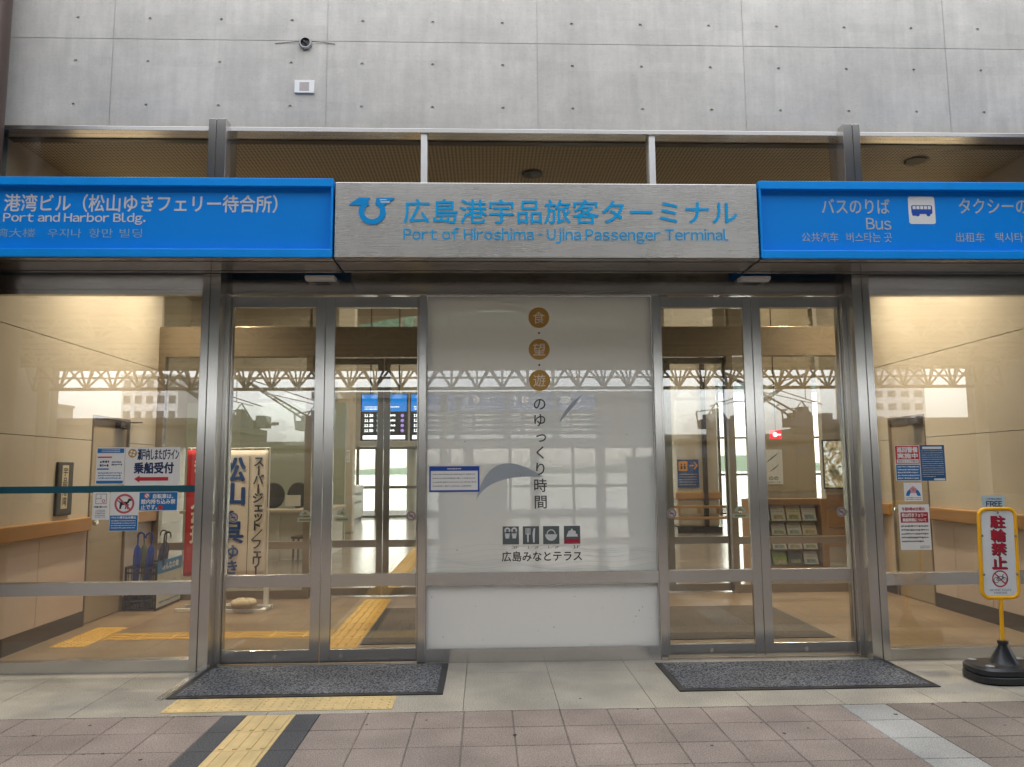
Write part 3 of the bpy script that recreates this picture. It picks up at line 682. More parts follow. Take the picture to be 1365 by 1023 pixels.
# --- building lamps (lit downlights)
def area(name, loc, size, watt, col, parent, shape='DISK', rot=(0, 0, 0), spread=180):
    l = bpy.data.lights.new(name, 'AREA'); l.shape = shape; l.size = size; l.energy = watt; l.color = col; l.spread = R(spread)
    if shape == 'RECTANGLE': l.size_y = size*.25
    o = bpy.data.objects.new(name, l); COL.objects.link(o); o.location = loc; o.rotation_euler = rot; o.parent = parent; return o
WARM = (1, .83, .62); NEU = (1, .88, .72)
LAMPON = emit("lit_lamp_lens", (1, .82, .55), 2.2); LAMPOFF = mat("unlit_lamp_well", (.02, .018, .015), .5)
for x, y, on in ((-3.75, 1.35, 1), (-3.75, 2.5, 1), (0, .82, 0), (0, 2.3, 1), (3.75, 1.35, 1), (3.75, 2.5, 1), (-1.9, 1.7, 1), (1.9, 1.7, 1), (3.52, .45, 0)):
    r_ = MB(); r_.lathe([(.10, 0), (.115, -.004), (.12, .0)], (x, y, 4.308), 24); dl = r_.build("downlight", mat("downlight_rim", (.30, .26, .2), .4), CE)
    q = MB(); q.fr((x, y, 4.303), (1, 0, 0), (0, -1, 0)); q.disc(0, 0, .085); q.build("lens", LAMPON if on else LAMPOFF, dl)
    if on: area("downlight_lamp", (x, y, 4.29), .15, 6.8 if abs(x) > 3 else 1.8, WARM, B, spread=120)
for x in (-7, -2.6, 1.8, 6.2):
    for y in (5.6, 10, 14.4):
        r_ = MB(); r_.box(x-.65, x+.65, y-.17, y+.17, 6.98, 7.05); q = r_.build("hall_light", WHITE, B)
        q2 = MB(); q2.fr((x, y, 6.978), (1, 0, 0), (0, -1, 0)); q2.rect(-.6, .6, -.13, .13); q2.build("diffuser", emit("lit_diffuser", (1, .93, .82), 4.5), q)
        area("hall_lamp", (x, y, 6.95), 1.2, 14, NEU, B, 'RECTANGLE')

# ================================================================== THINGS ON THE FACADE
def blue_box(x0, x1, label):
    t = thing("blue_sign_box", label, "sign", ((x0+x1)/2, -.37, 3.08))
    b = MB(); b.box(x0, x1, -.57, -.17, 3.10, 3.69); b.build("box", BLUE, t, bev=.003)
    b = MB(); b.box(x0, x1, -.615, -.572, 3.632, 3.695, .004); b.box(x0, x1, -.615, -.572, 3.085, 3.148, .004)
    xe = x1 if x0 < 0 else x0; s_ = -1 if x0 < 0 else 1
    b.box(*sorted((xe, xe+s_*.014)), -.612, -.572, 3.148, 3.632); b.build("frame", mat("edge_blue_paint", (.002, .30, .88), .3), t)
    b = MB(); b.box(x0, x1, -.60, -.18, 3.078, 3.0845); b.box(x0, x1, -.61, -.17, 3.086, 3.0995); b.build("soffit", SMIR, t)
    b = MB(); b.box(x0, x1, -.52, -.512, 3.0755, 3.0778); b.box(x0, x1, -.24, -.232, 3.0755, 3.0778); b.build("seam", BLACK, t)
    return t
SL = blue_box(-4.9, -1.592, "long blue sign box left of the steel sign naming the harbour building")
SR = blue_box(1.652, 4.9, "long blue sign box right of the steel sign with bus pictogram")
SW = mat("pale_sign_lettering", (.62, .64, .66), .5)
c = MB(); c.fr((0, -.5705, 0)); k = 1.0
c.text("港湾ビル（松山ゆきフェリー待合所）", -4.03, -2.016, 3.44, 3.575, .001, .0022)
c.latin("Port and Harbor Bldg.", -4.03, -2.99, 3.343, 3.432, .001, .0015)
c.build("lettering", SW, SL)
c = MB(); c.fr((0, -.5705, 0)); c.text("港湾大楼", -4.18, -3.79, 3.243, 3.312, .001)
c.build("faded_lettering", mat("faded_sign_lettering", (.22, .42, .62), .5), SL); c = MB(); c.fr((0, -.5705, 0)); c.text("우지나", -3.70, -3.455, 3.243, 3.31, .001); c.text("항만", -3.40, -3.225, 3.243, 3.312, .001); c.text("빌딩", -3.175, -3.01, 3.243, 3.312, .001)
c.build("faded_lettering", mat("faded_sign_lettering", (.22, .42, .62), .5), SL)
c = MB(); c.fr((0, -.5705, 0)); c.text("バスのりば", 2.153, 2.687, 3.452, 3.57, .001, .0018); c.latin("Bus", 2.495, 2.691, 3.326, 3.418, .001, .0015)
c.text("公共汽车", 1.985, 2.27, 3.228, 3.302, .001); c.text("버스타는 곳", 2.335, 2.69, 3.226, 3.302, .001)
c.text("タクシーのりば", 3.237, 4.02, 3.457, 3.58, .001, .0018); c.latin("Taxi", 3.80, 4.02, 3.33, 3.42, .001, .0015)
c.text("出租车", 3.197, 3.42, 3.23, 3.306, .001); c.text("택시타는 곳", 3.51, 3.90, 3.23, 3.306, .001)
c.build("lettering", mat("greyish_sign_lettering", (.40, .46, .52), .5), SR)
c = MB(); c.fr((0, -.5705, 0)); rc = .02
def rrect(x0, x1, z0, z1, r, n=5):
    p = []
    for cx, cz, a0 in ((x1-r, z1-r, 0), (x0+r, z1-r, 90), (x0+r, z0+r, 180), (x1-r, z0+r, 270)):
        p += [(cx+r*math.cos(R(a0+90*i/n)), cz+r*math.sin(R(a0+90*i/n))) for i in range(n+1)]
    return p
c.poly(rrect(2.835, 3.045, 3.372, 3.592, rc), .001); bi = c.build("bus_pictogram", WHITE, SR)
c = MB(); c.fr((0, -.5705, 0)); c.poly(rrect(2.857, 3.023, 3.452, 3.522, .012), .0016); c.poly(rrect(2.862, 2.90, 3.438, 3.46, .006), .0015)
for x in (2.905, 2.99): c.disc(x, 3.45, .017, .0017, 16)
c.build("bus_shape", mat("pictogram_blue", (.01, .08, .42), .4), bi)
c = MB(); c.fr((0, -.5705, 0))
for i in range(5): c.rect(2.868+.03*i, 2.892+.03*i, 3.49, 3.515, .0022)
c.build("bus_windows", WHITE, bi)
# steel centre sign
SC = thing("steel_sign_box", "brushed steel terminal name sign with cyan lettering and bird ring emblem", "sign", (.03, -.38, 3.08))
b = MB(); b.box(-1.578, 1.638, -.60, -.168, 3.09, 3.671); b.build("box", SSIGN, SC, bev=.004)
b = MB(); b.box(-1.576, 1.636, -.595, -.17, 3.083, 3.0895); b.build("soffit", SMIR, SC)
b = MB(); b.box(-1.576, 1.636, -.515, -.508, 3.080, 3.0826); b.box(-1.576, 1.636, -.235, -.228, 3.080, 3.0826); b.build("seam", BLACK, SC)
c = MB(); c.fr((0, -.6005, 0))
c.text("広島港宇品旅客ターミナル", -1.064, 1.478, 3.352, 3.540, .004, .0020, .004)
c.latin("Port of Hiroshima - Ujina Passenger Terminal", -1.063, 1.402, 3.199, 3.318, .003, .0009, .003); c.build("lettering", CYAN, SC)
c = MB(); c.fr((0, -.6005, 0)); lx, lz = -1.475, 3.548
cx, cz = -1.298, 3.443
n = 26; a0, a1 = R(112), R(428)
for i in range(n):
    q = [a0+(a1-a0)*i/n, a0+(a1-a0)*(i+1)/n]
    def rp(a, r_, sx=1): return (cx+r_*math.cos(a), cz-.004+r_*math.sin(a)*.98)
    c.prism([rp(q[0], .060), rp(q[0], .101), rp(q[1], .101), rp(q[1], .060)], 0, .007)
c.prism([(-1.475, 3.492), (-1.40, 3.548), (-1.318, 3.548), (-1.335, 3.50), (-1.37, 3.49)], 0, .0075)
c.prism([(-1.275, 3.50), (-1.268, 3.548), (-1.13, 3.548), (-1.20, 3.492), (-1.24, 3.487)], 0, .0076)
c.build("bird_ring_emblem", mat("emblem_blue_paint", (.0, .30, .72), .35), SC)
c = MB(); c.fr((0, -.6005, 0)); c.rect(-1.242, -1.19, 3.528, 3.536, .0085); c.rect(-1.235, -1.165, 3.510, 3.518, .0085); c.build("emblem_glint_strip", WHITE, SC)
# door sensors
for x0, x1, lab in ((-1.904, -1.668, "grey motion sensor above the left pair of sliding doors"), (1.655, 1.90, "grey motion sensor above the right pair of sliding doors")):
    t = thing("door_sensor", lab, "sensor", ((x0+x1)/2, -.05, 3.04), "sensors above the doors")
    b = MB(); b.prism([], 0, 0) if 0 else None
    b.fr((x1, 0, 0), (0, -1, 0), (0, 0, 1)); b.prism([(.013, 3.045), (.075, 3.035), (.125, 3.048), (.128, 3.072), (.013, 3.078)], 0, x1-x0)
    b.build("housing", mat("sensor_plastic", (.72, .73, .74), .4), t, bev=.004)
    b = MB(); b.fr((0, -.064, 0), (1, 0, 0), (0, -.025, .025)); b.rect(x0+.07, x1-.07, 3.0, 3.0) if 0 else b.box(x0+.06, x1-.06, -.05, -.035, 3.030, 3.0345); b.build("lens", BLACK, t)
# wall fittings
t = thing("wall_lamp_base", "small round fitting with loose wire on the concrete wall", "fitting", (-1.953, -.06, 5.081))
b = MB(); b.lathe([(.052, 0), (.054, .02), (.046, .034), (.040, .034), (.038, .01)], (0, 0, 0), 28); b.v = [(-1.953+x, -.061-z, 5.081+y) for x, y, z in b.v]; b.build("ring", mat("aged_metal", (.32, .31, .29), .4, .7), t, True)
b = MB(); b.fr((0, -.075, 0)); b.disc(-1.953, 5.081, .037); b.build("dark_well", BLACK, t)
b = MB(); b.tube([(-1.975, -.08, 5.106), (-1.953, -.092, 5.081), (-1.93, -.085, 5.057)], .008, 6); b.build("stub", BLACK, t)
b = MB(); b.tube([(-2.21, -.063, 5.082), (-2.1, -.066, 5.093), (-2.0, -.07, 5.10)], .0025, 5); b.tube([(-1.90, -.07, 5.1), (-1.8, -.066, 5.095), (-1.71, -.063, 5.083)], .0025, 5); b.build("wire", DBRN, t)
t = thing("wall_plate", "small white plate with square grille on the concrete wall", "plate", (-1.953, -.06, 4.70))
b = MB(); b.box(-2.037, -1.873, -.078, -.061, 4.643, 4.752, .003); b.build("plate", WHITE, t)
b = MB(); b.fr((0, -.0785, 0))
for i in range(9): b.rect(-1.995, -1.915, 4.66+.0085*i, 4.665+.0085*i)
b.build("grille", mat("grille_brown", (.30, .22, .19), .5), t)
t = MB(); t.tube([(-4.44, -.30, 0), (-4.44, -.30, 9)], .17, 24); tag(t.build("steel_column", mat("brown_column_paint", (.075, .05, .04), .4, .2, .1), smooth=True), "dark brown round column at the left end of the front", "column")

# ================================================================== NOTICES ON THE GLASS
def notice(name, label, x0, x1, z0, z1, m=PAPER, y=-.0995, cat="notice", group=None):
    t = thing(name, label, cat, ((x0+x1)/2, y, z0), group)
    b = MB(); b.fr((0, y, 0)); b.slab(x0, x1, z0, z1, .0002, .0015); b.build("sheet", m, t); return t
def ink(t, m, fn, name="print", y=-.0995, d=.0021):
    b = MB(); b.fr((0, y, 0)); fn(b, d); return b.build(name, m, t)
NG = "notices stuck on the glass"
t = notice("notice", "white information sheet with blue bands left of the boarding sign", -3.488, -3.272, 1.411, 1.698, group=NG)
ink(t, PBLUE, lambda b, d: (b.rect(-3.482, -3.278, 1.655, 1.690, d), b.rect(-3.482, -3.278, 1.418, 1.440, d), b.rect(-3.48, -3.39, 1.525, 1.536, d), b.strokes(-3.47, -3.29, 1.45, 1.51, 3, d, .6, 4)), "blue_print")
ink(t, NAVY, lambda b, d: (b.strokes(-3.46, -3.39, 1.545, 1.60, 2, d, .7, 5), b.strokes(-3.37, -3.29, 1.555, 1.595, 2, d, .7, 6)), "dark_print")
ink(t, RED, lambda b, d: b.rect(-3.48, -3.37, 1.617, 1.628, d), "red_print")
ink(t, PAPER, lambda b, d: b.strokes(-3.45, -3.31, 1.66, 1.686, 2, d+.0006, .6, 9), "white_print")
t = notice("boarding_sign", "white boarding reception sign with red arrow pointing left", -3.268, -2.845, 1.402, 1.698, group=NG)
ink(t, NAVY, lambda b, d: (b.text("瀬戸内しまたびライン", -3.172, -2.855, 1.60, 1.685, d, .0018), b.text("乗船受付", -3.195, -2.893, 1.495, 1.58, d, .0035)), "lettering")
ink(t, RED, lambda b, d: (b.rect(-3.15, -2.93, 1.438, 1.466, d), b.poly([(-3.193, 1.452), (-3.15, 1.425), (-3.15, 1.479)], d)), "arrow")
ink(t, GOLD, lambda b, d: b.disc(-3.213, 1.652, .034, d), "gold_emblem")
ink(t, PAPER, lambda b, d: [b.disc(-3.213+.016*math.cos(a), 1.652+.016*math.sin(a), .009, d+.0006, 10) for a in (0.5, 2.1, 3.7, 5.3)], "emblem_petals")
t = notice("notice", "small white sheet with line drawing beside the no dogs notice", -3.50, -3.372, 1.14, 1.352, group=NG)
ink(t, BLACK, lambda b, d: (b.rect(-3.478, -3.395, 1.336, 1.339, d), b.rect(-3.478, -3.395, 1.262, 1.265, d), b.rect(-3.478, -3.475, 1.265, 1.336, d), b.rect(-3.398, -3.395, 1.265, 1.336, d), b.rect(-3.475, -3.43, 1.30, 1.303, d), b.rect(-3.44, -3.437, 1.303, 1.33, d), b.strokes(-3.49, -3.385, 1.228, 1.25, 1, d, .7, 3), b.strokes(-3.475, -3.40, 1.155, 1.22, 5, d, .45, 8)))
ink(t, RED, lambda b, d: b.ring(-3.418, 1.284, .008, .013, d, 14), "red_print")
t = notice("pet_notice", "no dogs notice with red prohibition ring above blue text", -3.366, -3.148, 1.052, 1.352, group=NG)
ink(t, PBLUE, lambda b, d: b.rect(-3.363, -3.151, 1.055, 1.172, d), "blue_panel")
ink(t, PAPER, lambda b, d: (b.text("ペット持ち込み禁止", -3.352, -3.162, 1.146, 1.166, d+.0005, .0008), b.strokes(-3.352, -3.165, 1.068, 1.14, 4, d+.0005, .45, 12)), "white_print")
def dog(b, d):
    cx, cz = -3.257, 1.262
    b.poly([(cx-.038, cz+.010), (cx-.03, cz-.012), (cx+.022, cz-.008), (cx+.032, cz+.014), (cx-.02, cz+.016)], d)
    b.poly([(cx+.018, cz+.008), (cx+.032, cz+.004), (cx+.042, cz+.026), (cx+.026, cz+.034)], d); b.poly([(cx+.028, cz+.020), (cx+.056, cz+.022), (cx+.056, cz+.032), (cx+.032, cz+.042)], d+.0001)
    for x, l in ((-.036, .004), (-.026, -.002), (.014, -.004), (.024, .002)): b.poly([(cx+x, cz-.004), (cx+x-.006+l, cz-.042), (cx+x+.002+l, cz-.042), (cx+x+.010, cz-.004)], d+.0001)
    b.poly([(cx-.036, cz+.008), (cx-.058, cz+.024), (cx-.054, cz+.028), (cx-.03, cz+.014)], d)
ink(t, BLACK, dog, "dog_silhouette")
ink(t, mat("soft_red_print", (.52, .10, .12), .6), lambda b, d: (b.ring(-3.257, 1.262, .060, .076, d+.0006, 40), b.bar2(-3.304, 1.309, -3.21, 1.215, .014, d+.0007)), "prohibition_ring")
t = notice("bicycle_notice", "blue notice forbidding bicycles indoors below the boarding sign", -3.148, -2.850, 1.205, 1.352, group=NG)
ink(t, PBLUE, lambda b, d: b.rect(-3.144, -2.854, 1.209, 1.348, d), "blue_panel")
ink(t, PAPER, lambda b, d: (b.text("自転車は、", -3.04, -2.885, 1.300, 1.335, d+.0005, .0012), b.text("館内持ち込み禁", -3.13, -2.868, 1.258, 1.295, d+.0005, .0012), b.text("止です。", -3.13, -3.005, 1.216, 1.252, d+.0005, .0012), b.disc(-3.087, 1.322, .022, d+.0004)), "lettering")
ink(t, RED, lambda b, d: (b.ring(-3.087, 1.322, .015, .021, d+.0008, 24), b.bar2(-3.10, 1.335, -3.074, 1.309, .005, d+.0009), b.disc(-2.98, 1.232, .018, d+.0005)), "red_symbols")
# right window
t = notice("patrol_notice", "red and blue security patrol notice on the right window", 2.86, 3.064, 1.391, 1.676, group=NG)
ink(t, RED, lambda b, d: b.rect(2.864, 3.06, 1.528, 1.672, d), "red_panel"); ink(t, PBLUE, lambda b, d: b.rect(2.864, 3.06, 1.395, 1.52, d), "blue_panel")
ink(t, PAPER, lambda b, d: (b.text("巡回警備", 2.878, 3.046, 1.62, 1.662, d+.0006, .002), b.text("実施中", 2.878, 3.046, 1.572, 1.612, d+.0006, .002), b.rect(2.872, 3.052, 1.535, 1.563, d+.0005), b.strokes(2.874, 3.05, 1.40, 1.515, 5, d+.0006, .5, 21)), "white_print")
ink(t, BLACK, lambda b, d: b.text("防犯カメラ作動中", 2.882, 3.044, 1.539, 1.558, d+.0012), "lettering")
t = notice("notice", "dark blue notice full of fine white text on right window", 3.070, 3.27, 1.39, 1.677, PDBL, group=NG)
ink(t, PAPER, lambda b, d: (b.rect(3.088, 3.25, 1.645, 1.665, d), b.strokes(3.08, 3.258, 1.415, 1.64, 13, d, .3, 33, .6), b.rect(3.17, 3.262, 1.395, 1.408, d)), "white_print")
t = notice("sticker_sheet", "small white sheet with blue arch and pink blossom motif", 2.917, 3.065, 1.229, 1.375, group=NG)
ink(t, PBLUE, lambda b, d: (b.ring(2.991, 1.27, .032, .06, d, 20, 0, math.pi), b.strokes(2.93, 3.055, 1.236, 1.262, 2, d, .6, 2)), "blue_print")
ink(t, mat("pink_print", (.72, .32, .36), .6), lambda b, d: [b.disc(2.991+.017*math.cos(a), 1.318+.017*math.sin(a), .013, d+.0004, 12) for a in [R(90+72*i) for i in range(5)]], "blossom")
t = notice("ferry_notice", "white ferry boarding notice with red heading block, lowest on right window", 2.862, 3.113, .843, 1.201, group=NG)
ink(t, CRIM, lambda b, d: (b.rect(2.875, 3.10, 1.058, 1.14, d), b.text("午前9時45分発の", 2.89, 3.075, 1.152, 1.180, d, .001)), "red_print")
ink(t, PAPER, lambda b, d: (b.text("松山行きフェリー", 2.885, 3.088, 1.103, 1.132, d+.0006, .0014), b.text("乗船時刻について", 2.890, 3.083, 1.066, 1.093, d+.0006, .0012)), "heading")
ink(t, BLACK, lambda b, d: (b.strokes(2.875, 3.095, .895, 1.045, 5, d, .5, 44, .8), b.strokes(3.02, 3.10, .852, .878, 2, d, .5, 45)), "body_print")
t = notice("wifi_sticker", "pale blue free wireless sticker behind the yellow no parking stand", 3.55, 3.741, 1.02, 1.267, mat("pale_blue_paper", (.50, .62, .66), .6), group=NG)
ink(t, NAVY, lambda b, d: (b.latin("FREE", 3.585, 3.715, 1.18, 1.222, d, .002), b.strokes(3.585, 3.715, 1.23, 1.25, 1, d, .6, 8), b.latin("Wi-Fi", 3.59, 3.71, 1.10, 1.15, d, .002)), "lettering")
t = notice("timetable_sheet", "blue bordered white notice on the frosted centre panel", -.906, -.502, 1.328, 1.534, mat("border_blue_paper", (.008, .06, .34), .5), y=FY-.001, group=NG)
ink(t, PAPER, lambda b, d: (b.rect(-.893, -.515, 1.343, 1.497, d), b.strokes(-.76, -.65, 1.506, 1.522, 1, d, .7, 4)), "white_field", FY-.001)
ink(t, GREY, lambda b, d: (b.strokes(-.875, -.53, 1.36, 1.485, 4, d+.0006, .3, 14, .9)), "print", FY-.001)
# small door stickers
def sticker(x, z, kind, label):
    y = .0375; t = thing("door_sticker", label, "sticker", (x, y, z), "stickers on the sliding doors")
    b = MB(); b.fr((x, y, z))
    if kind == 0:
        b.disc(0, 0, .04, .0006); b.build("sheet", mat("clear_grey_sheet", (.45, .44, .42), .5), t)
        b = MB(); b.fr((x, y, z)); b.ring(0, 0, .028, .035, .0012); b.bar2(-.022, .022, .022, -.022, .007, .0013); b.build("prohibition_ring", mat("brown_red_print", (.22, .08, .07), .6), t)
        b = MB(); b.fr((x, y, z)); b.rect(-.02, .014, -.004, .004, .0009); b.build("cigarette", BLACK, t)
    else:
        b.poly([(.045*math.cos(a), .045*math.sin(a)) for a in [math.pi*i/16 for i in range(17)]], .0006); b.poly(rrect(-.062, .062, -.050, -.014, .008), .0006); b.build("sheet", mat("sage_sheet", (.36, .37, .28), .5), t)
        b = MB(); b.fr((x, y, z)); b.poly([(-.02, .008), (.02, .008), (0, .036)], .0012); b.rect(-.045, .045, -.040, -.026, .0012); b.build("print", mat("olive_print", (.20, .20, .04), .6), t)
sticker(-2.46, 1.14, 0, "round no smoking sticker on the leftmost sliding door"); sticker(-1.895, 1.15, 1, "white caution sticker on the leftmost sliding door")
sticker(-1.60, 1.15, 1, "white caution sticker on the second sliding door from left"); sticker(-1.05, 1.14, 0, "round no smoking sticker on the second sliding door from left")
sticker(1.06, 1.14, 0, "round no smoking sticker on the third sliding door from left"); sticker(1.62, 1.15, 1, "white caution sticker on the third sliding door from left")
sticker(2.46, 1.14, 0, "round no smoking sticker on the rightmost sliding door")

# ================================================================== MATS
def mat_thing(label, x0, x1, y0, y1, z, m, bw=.045, wl=1, wr=1):
    t = thing("door_mat", label, "mat", ((x0+x1)/2, (y0+y1)/2, z))
    b = MB(); b.box(x0, x1, y0, y1, z, z+.007, .003); b.build("rubber_border", RUB, t)
    b = MB(); n, k = 60, 26; xa, xb, ya, yb = x0+bw*wl, x1-bw*wr, y0+bw, y1-.02
    for i in range(n+1):
        for j_ in range(k+1): b.v.append((xa+(xb-xa)*i/n, ya+(yb-ya)*j_/k, z+.0095+rng.uniform(-.0012, .0012)))
    for i in range(n):
        for j_ in range(k): a = i*(k+1)+j_; b.f.append((a, a+k+1, a+k+2, a+1))
    b.build("carpet", m, t); return t
mat_thing("grey carpet mat with black rubber edge before the left doors", -2.585, -.745, -.858, -.03, .001, MATC)
mat_thing("grey carpet mat with black rubber edge before the right doors", .855, 2.66, -.885, -.115, .001, MATC)
mat_thing("brown carpet mat inside the left doors beside the tactile line", -1.545, -.1, .69, 2.45, .001, MATIN)
mat_thing("brown carpet mat inside the right doors", .55, 2.65, .70, 2.33, .001, MATIN)
b = MB(); b.box(-2.65, -2.60, -.87, -.17, .0005, .006, .002); tag(b.build("metal_floor_strip", SX), "narrow steel strip along the left edge of the outdoor mat", "floor strip")

# ================================================================== NO PARKING STAND
t = thing("no_parking_stand", "yellow framed no bicycle parking sign on black rubber base", "sign", (3.225, -.72, 0)); o0 = (3.225, -.72, 0)
b = MB(); b.lathe([(.225, 0), (.245, .012), (.245, .05), (.232, .058), (.240, .064), (.240, .095), (.222, .112), (.10, .118)], o0, 48, 1.05, .74, 3.4); b.build("base", BLKP, t, True)
b = MB(); b.lathe([(.10, .115), (.085, .135), (.032, .235), (.030, .245), (.036, .248), (.036, .268), (.022, .270)], o0, 28); b.build("cone", BLKP, t, True)
b = MB()
for a in (0, 1, 2, 3): b.lathe([(.028, .1), (.028, .121), (.018, .122)], (o0[0]-.17+.0*a+(.34 if a % 2 else 0), o0[1]-.10+(.2 if a > 1 else 0), 0), 14)
b.build("filler_cap", mat("grey_cap", (.30, .30, .30), .5), t, True)
tl = .03
def TP(x, z): return (o0[0]+x+tl*(z-.27), o0[1], z)
b = MB(); b.tube([TP(0, .26), TP(0, .565)], .0135, 14); b.build("pole", YEL, t, True)
b = MB(); p = rrect(-.134, .134, .565, 1.195, .055, 8); b.tube([TP(x, z) for x, z in p], .0135, 12, closed=True); b.build("frame", YEL, t, True)
b = MB(); b.fr((o0[0], o0[1]-.004, 0), (1, 0, 0), (tl, 0, 1)); 
pl = [(x-tl*.27, z) for x, z in rrect(-.120, .120, .580, 1.182, .04, 6)]; b.prism(pl, -.006, .0); PLt = b.build("plate", mat("reflective_white_sheet", (.74, .77, .78), .35), t)
def onpl(m, fn, name):
    b = MB(); b.fr((o0[0]-tl*.27, o0[1]-.0042, 0), (1, 0, 0), (tl, 0, 1)); fn(b); return b.build(name, m, PLt)
def vtx(b, dx, dz, d, bd):
    for i, ch in enumerate("駐輪禁止"): b.text(ch, -.054+dx, .052+dx, 1.062-.0965*i+dz, 1.147-.0965*i+dz, d, bd)
onpl(BLACK, lambda b: vtx(b, .0075, -.006, .0006, .0028), "letter_shadow"); onpl(CRIM, lambda b: vtx(b, 0, 0, .0016, .0028), "lettering")
def bike(b):
    z = .700
    for x in (-.028, .030): b.ring(x, z-.010, .016, .020, .0008, 20)
    for q in ((-.028, z-.01, -.012, z+.016), (-.012, z+.016, .022, z+.016), (.022, z+.016, .030, z-.01), (-.012, z+.016, .004, z-.012), (.004, z-.012, .022, z+.016), (-.028, z-.01, .004, z-.012), (-.014, z+.016, -.017, z+.024), (.022, z+.016, .019, z+.028), (.019, z+.028, .028, z+.028)): b.bar2(*q, .004, .0009)
onpl(BLACK, bike, "bicycle_symbol")
onpl(CRIM, lambda b: (b.ring(0, .700, .050, .059, .0014, 40), b.bar2(-.037, .737, .037, .663, .008, .0015)), "prohibition_ring")
onpl(mat("teal_blue_print", (.04, .13, .22), .5), lambda b: (b.latin("NO BICYCLES", -.078, .078, .6145, .6285, .0008), b.latin("PARKING", -.048, .048, .594, .608, .0008)) , "small_lettering")
for x, z in ((-.122, 1.005), (.122, 1.0), (-.122, .73), (.122, .73), (0, 1.168)):
    b = MB(); b.lathe([(.009, 0), (.007, .004)], (0, 0, 0), 10); b.v = [(TP(x, z)[0]+a, o0[1]-.013-c_, z+e) for a, e, c_ in b.v]
    b.build("screw", mat("screw_steel", (.25, .25, .25), .4, .8), t)

# ================================================================== VESTIBULE THINGS
# plaque on the left wall
t = thing("name_plaque", "dark upright plaque with pale brush lettering on the left wall", "plaque", (-4.43, 1.2, 1.11))
b = MB(); b.box(-4.43, -4.405, 1.07, 1.34, 1.108, 1.605, .008); b.build("board", mat("dark_slate_board", (.05, .055, .05), .4), t)
b = MB(); b.fr((-4.4045, 1.205, 0), (0, 1, 0), (0, 0, 1)); b.rect(-.065, .045, 1.17, 1.575, .0005); b.build("panel", mat("cream_strip", (.62, .56, .42), .6), t)
b = MB(); b.fr((-4.4045, 1.195, 0), (0, 1, 0), (0, 0, 1)); b.column("宇品港湾", 0, 1.555, .085, .0015, .002, 1.08); b.build("lettering", mat("dark_brown_print", (.08, .06, .04), .6), t)
# umbrella stand
t = thing("umbrella_stand", "black wire umbrella box with blue label panel in the vestibule", "umbrella stand", (-4.22, 2.9, 0))
b = MB(); x0, x1, y0, y1 = -4.40, -4.05, 2.50, 3.16
b.box(x0, x1, y0, y1, .01, .03)
for x in (x0, x1-.02):
    for y in (y0, y1-.02): b.box(x, x+.02, y, y+.02, 0, .475)
for z in (.10, .2, .3, .40, .455): b.box(x0+.02, x1-.02, y0, y0+.012, z, z+.018); b.box(x0+.02, x1-.02, y1-.012, y1, z, z+.018)
for i in range(9): b.box(x0+.035+.034*i, x0+.041+.034*i, y0+.004, y0+.01, .03, .455)
for z in (.455,): b.box(x0, x0+.012, y0+.02, y1-.02, z, z+.02); b.box(x1-.012, x1, y0+.02, y1-.02, z, z+.02)
for i in range(1, 4): b.box(x0+.012, x1-.012, y0+.165*i-.004, y0+.165*i+.004, .44, .45)
b.build("frame", BLKP, t)
b = MB(); b.fr((x1, 0, 0), (0, 1, 0), (0, 0, 1)); b.slab(y0, y1, .03, .39, .001, .008); b.build("side_panel", mat("pale_card_panel", (.55, .54, .47), .6), t)
b = MB(); b.fr((x1, 0, 0), (0, 1, 0), (0, 0, 1)); b.slab(y0-.01, y1, .392, .53, .001, .012); LB = b.build("label_panel", mat("label_blue", (.01, .16, .38), .5), t)
b = MB(); b.fr((x1+.0125, 0, 0), (0, 1, 0), (0, 0, 1)); b.text("みんなの傘", y0+.10, y1-.10, .42, .50, .0005, .002); b.build("lettering", PAPER, LB)
b = MB(); b.fr((x1+.0085, 0, 0), (0, 1, 0), (0, 0, 1)); b.strokes(y0+.05, y1-.05, .06, .10, 1, .0005, .6, 3); b.ring(y0+.18, .24, .05, .056, .0005); b.ring(y0+.46, .24, .05, .056, .0005); b.build("panel_print", PBLUE, t)
def umbrella(x, y, lean, m, label, hook, hm):
    t = thing("umbrella", label, "umbrella", (x, y, .035), "umbrellas in the stand")
    def Q(z, dx=0, dy=0): return (x+lean*(z-.03)+dx, y+dy, z)
    q = random.Random(int(x*1000)); n = 16; b = MB(); k = 0
    prof = [(.012, .08), (.020, .2), (.027, .40), (.032, .58), (.026, .66), (.010, .70)]
    for r_, z in prof:
        for j_ in range(n):
            a = 2*math.pi*j_/n; rr_ = r_*(1+.32*(j_ % 2)); c0 = Q(z); b.v.append((c0[0]+rr_*math.cos(a+z*2), c0[1]+rr_*math.sin(a+z*2), z))
    for i in range(len(prof)-1):
        for j_ in range(n): b.f.append((i*n+j_, i*n+(j_+1) % n, (i+1)*n+(j_+1) % n, (i+1)*n+j_))
    b.build("canopy", m, t, True)
    b = MB(); b.tube([Q(.036), Q(.12)], .004, 6); b.build("tip", SX, t)
    b = MB(); b.tube([Q(.69), Q(.80)]+[Q(.80+.035*math.sin(math.pi*i/8), hook*(.035-.035*math.cos(math.pi*i/8))) for i in range(1, 9)]+[Q(.775, hook*.07)], .0075, 8); b.build("handle", hm, t, True)
UB = mat("blue_nylon", (.01, .045, .32), .4, 0, .25, 8); UN = mat("navy_nylon", (.012, .02, .06), .5, 0, .2, 8); UG = mat("grey_green_nylon", (.10, .12, .09), .5, 0, .2, 8)
umbrella(-4.33, 2.60, .02, UB, "blue furled umbrella with blue hook handle, leftmost in the stand", 1, UB)
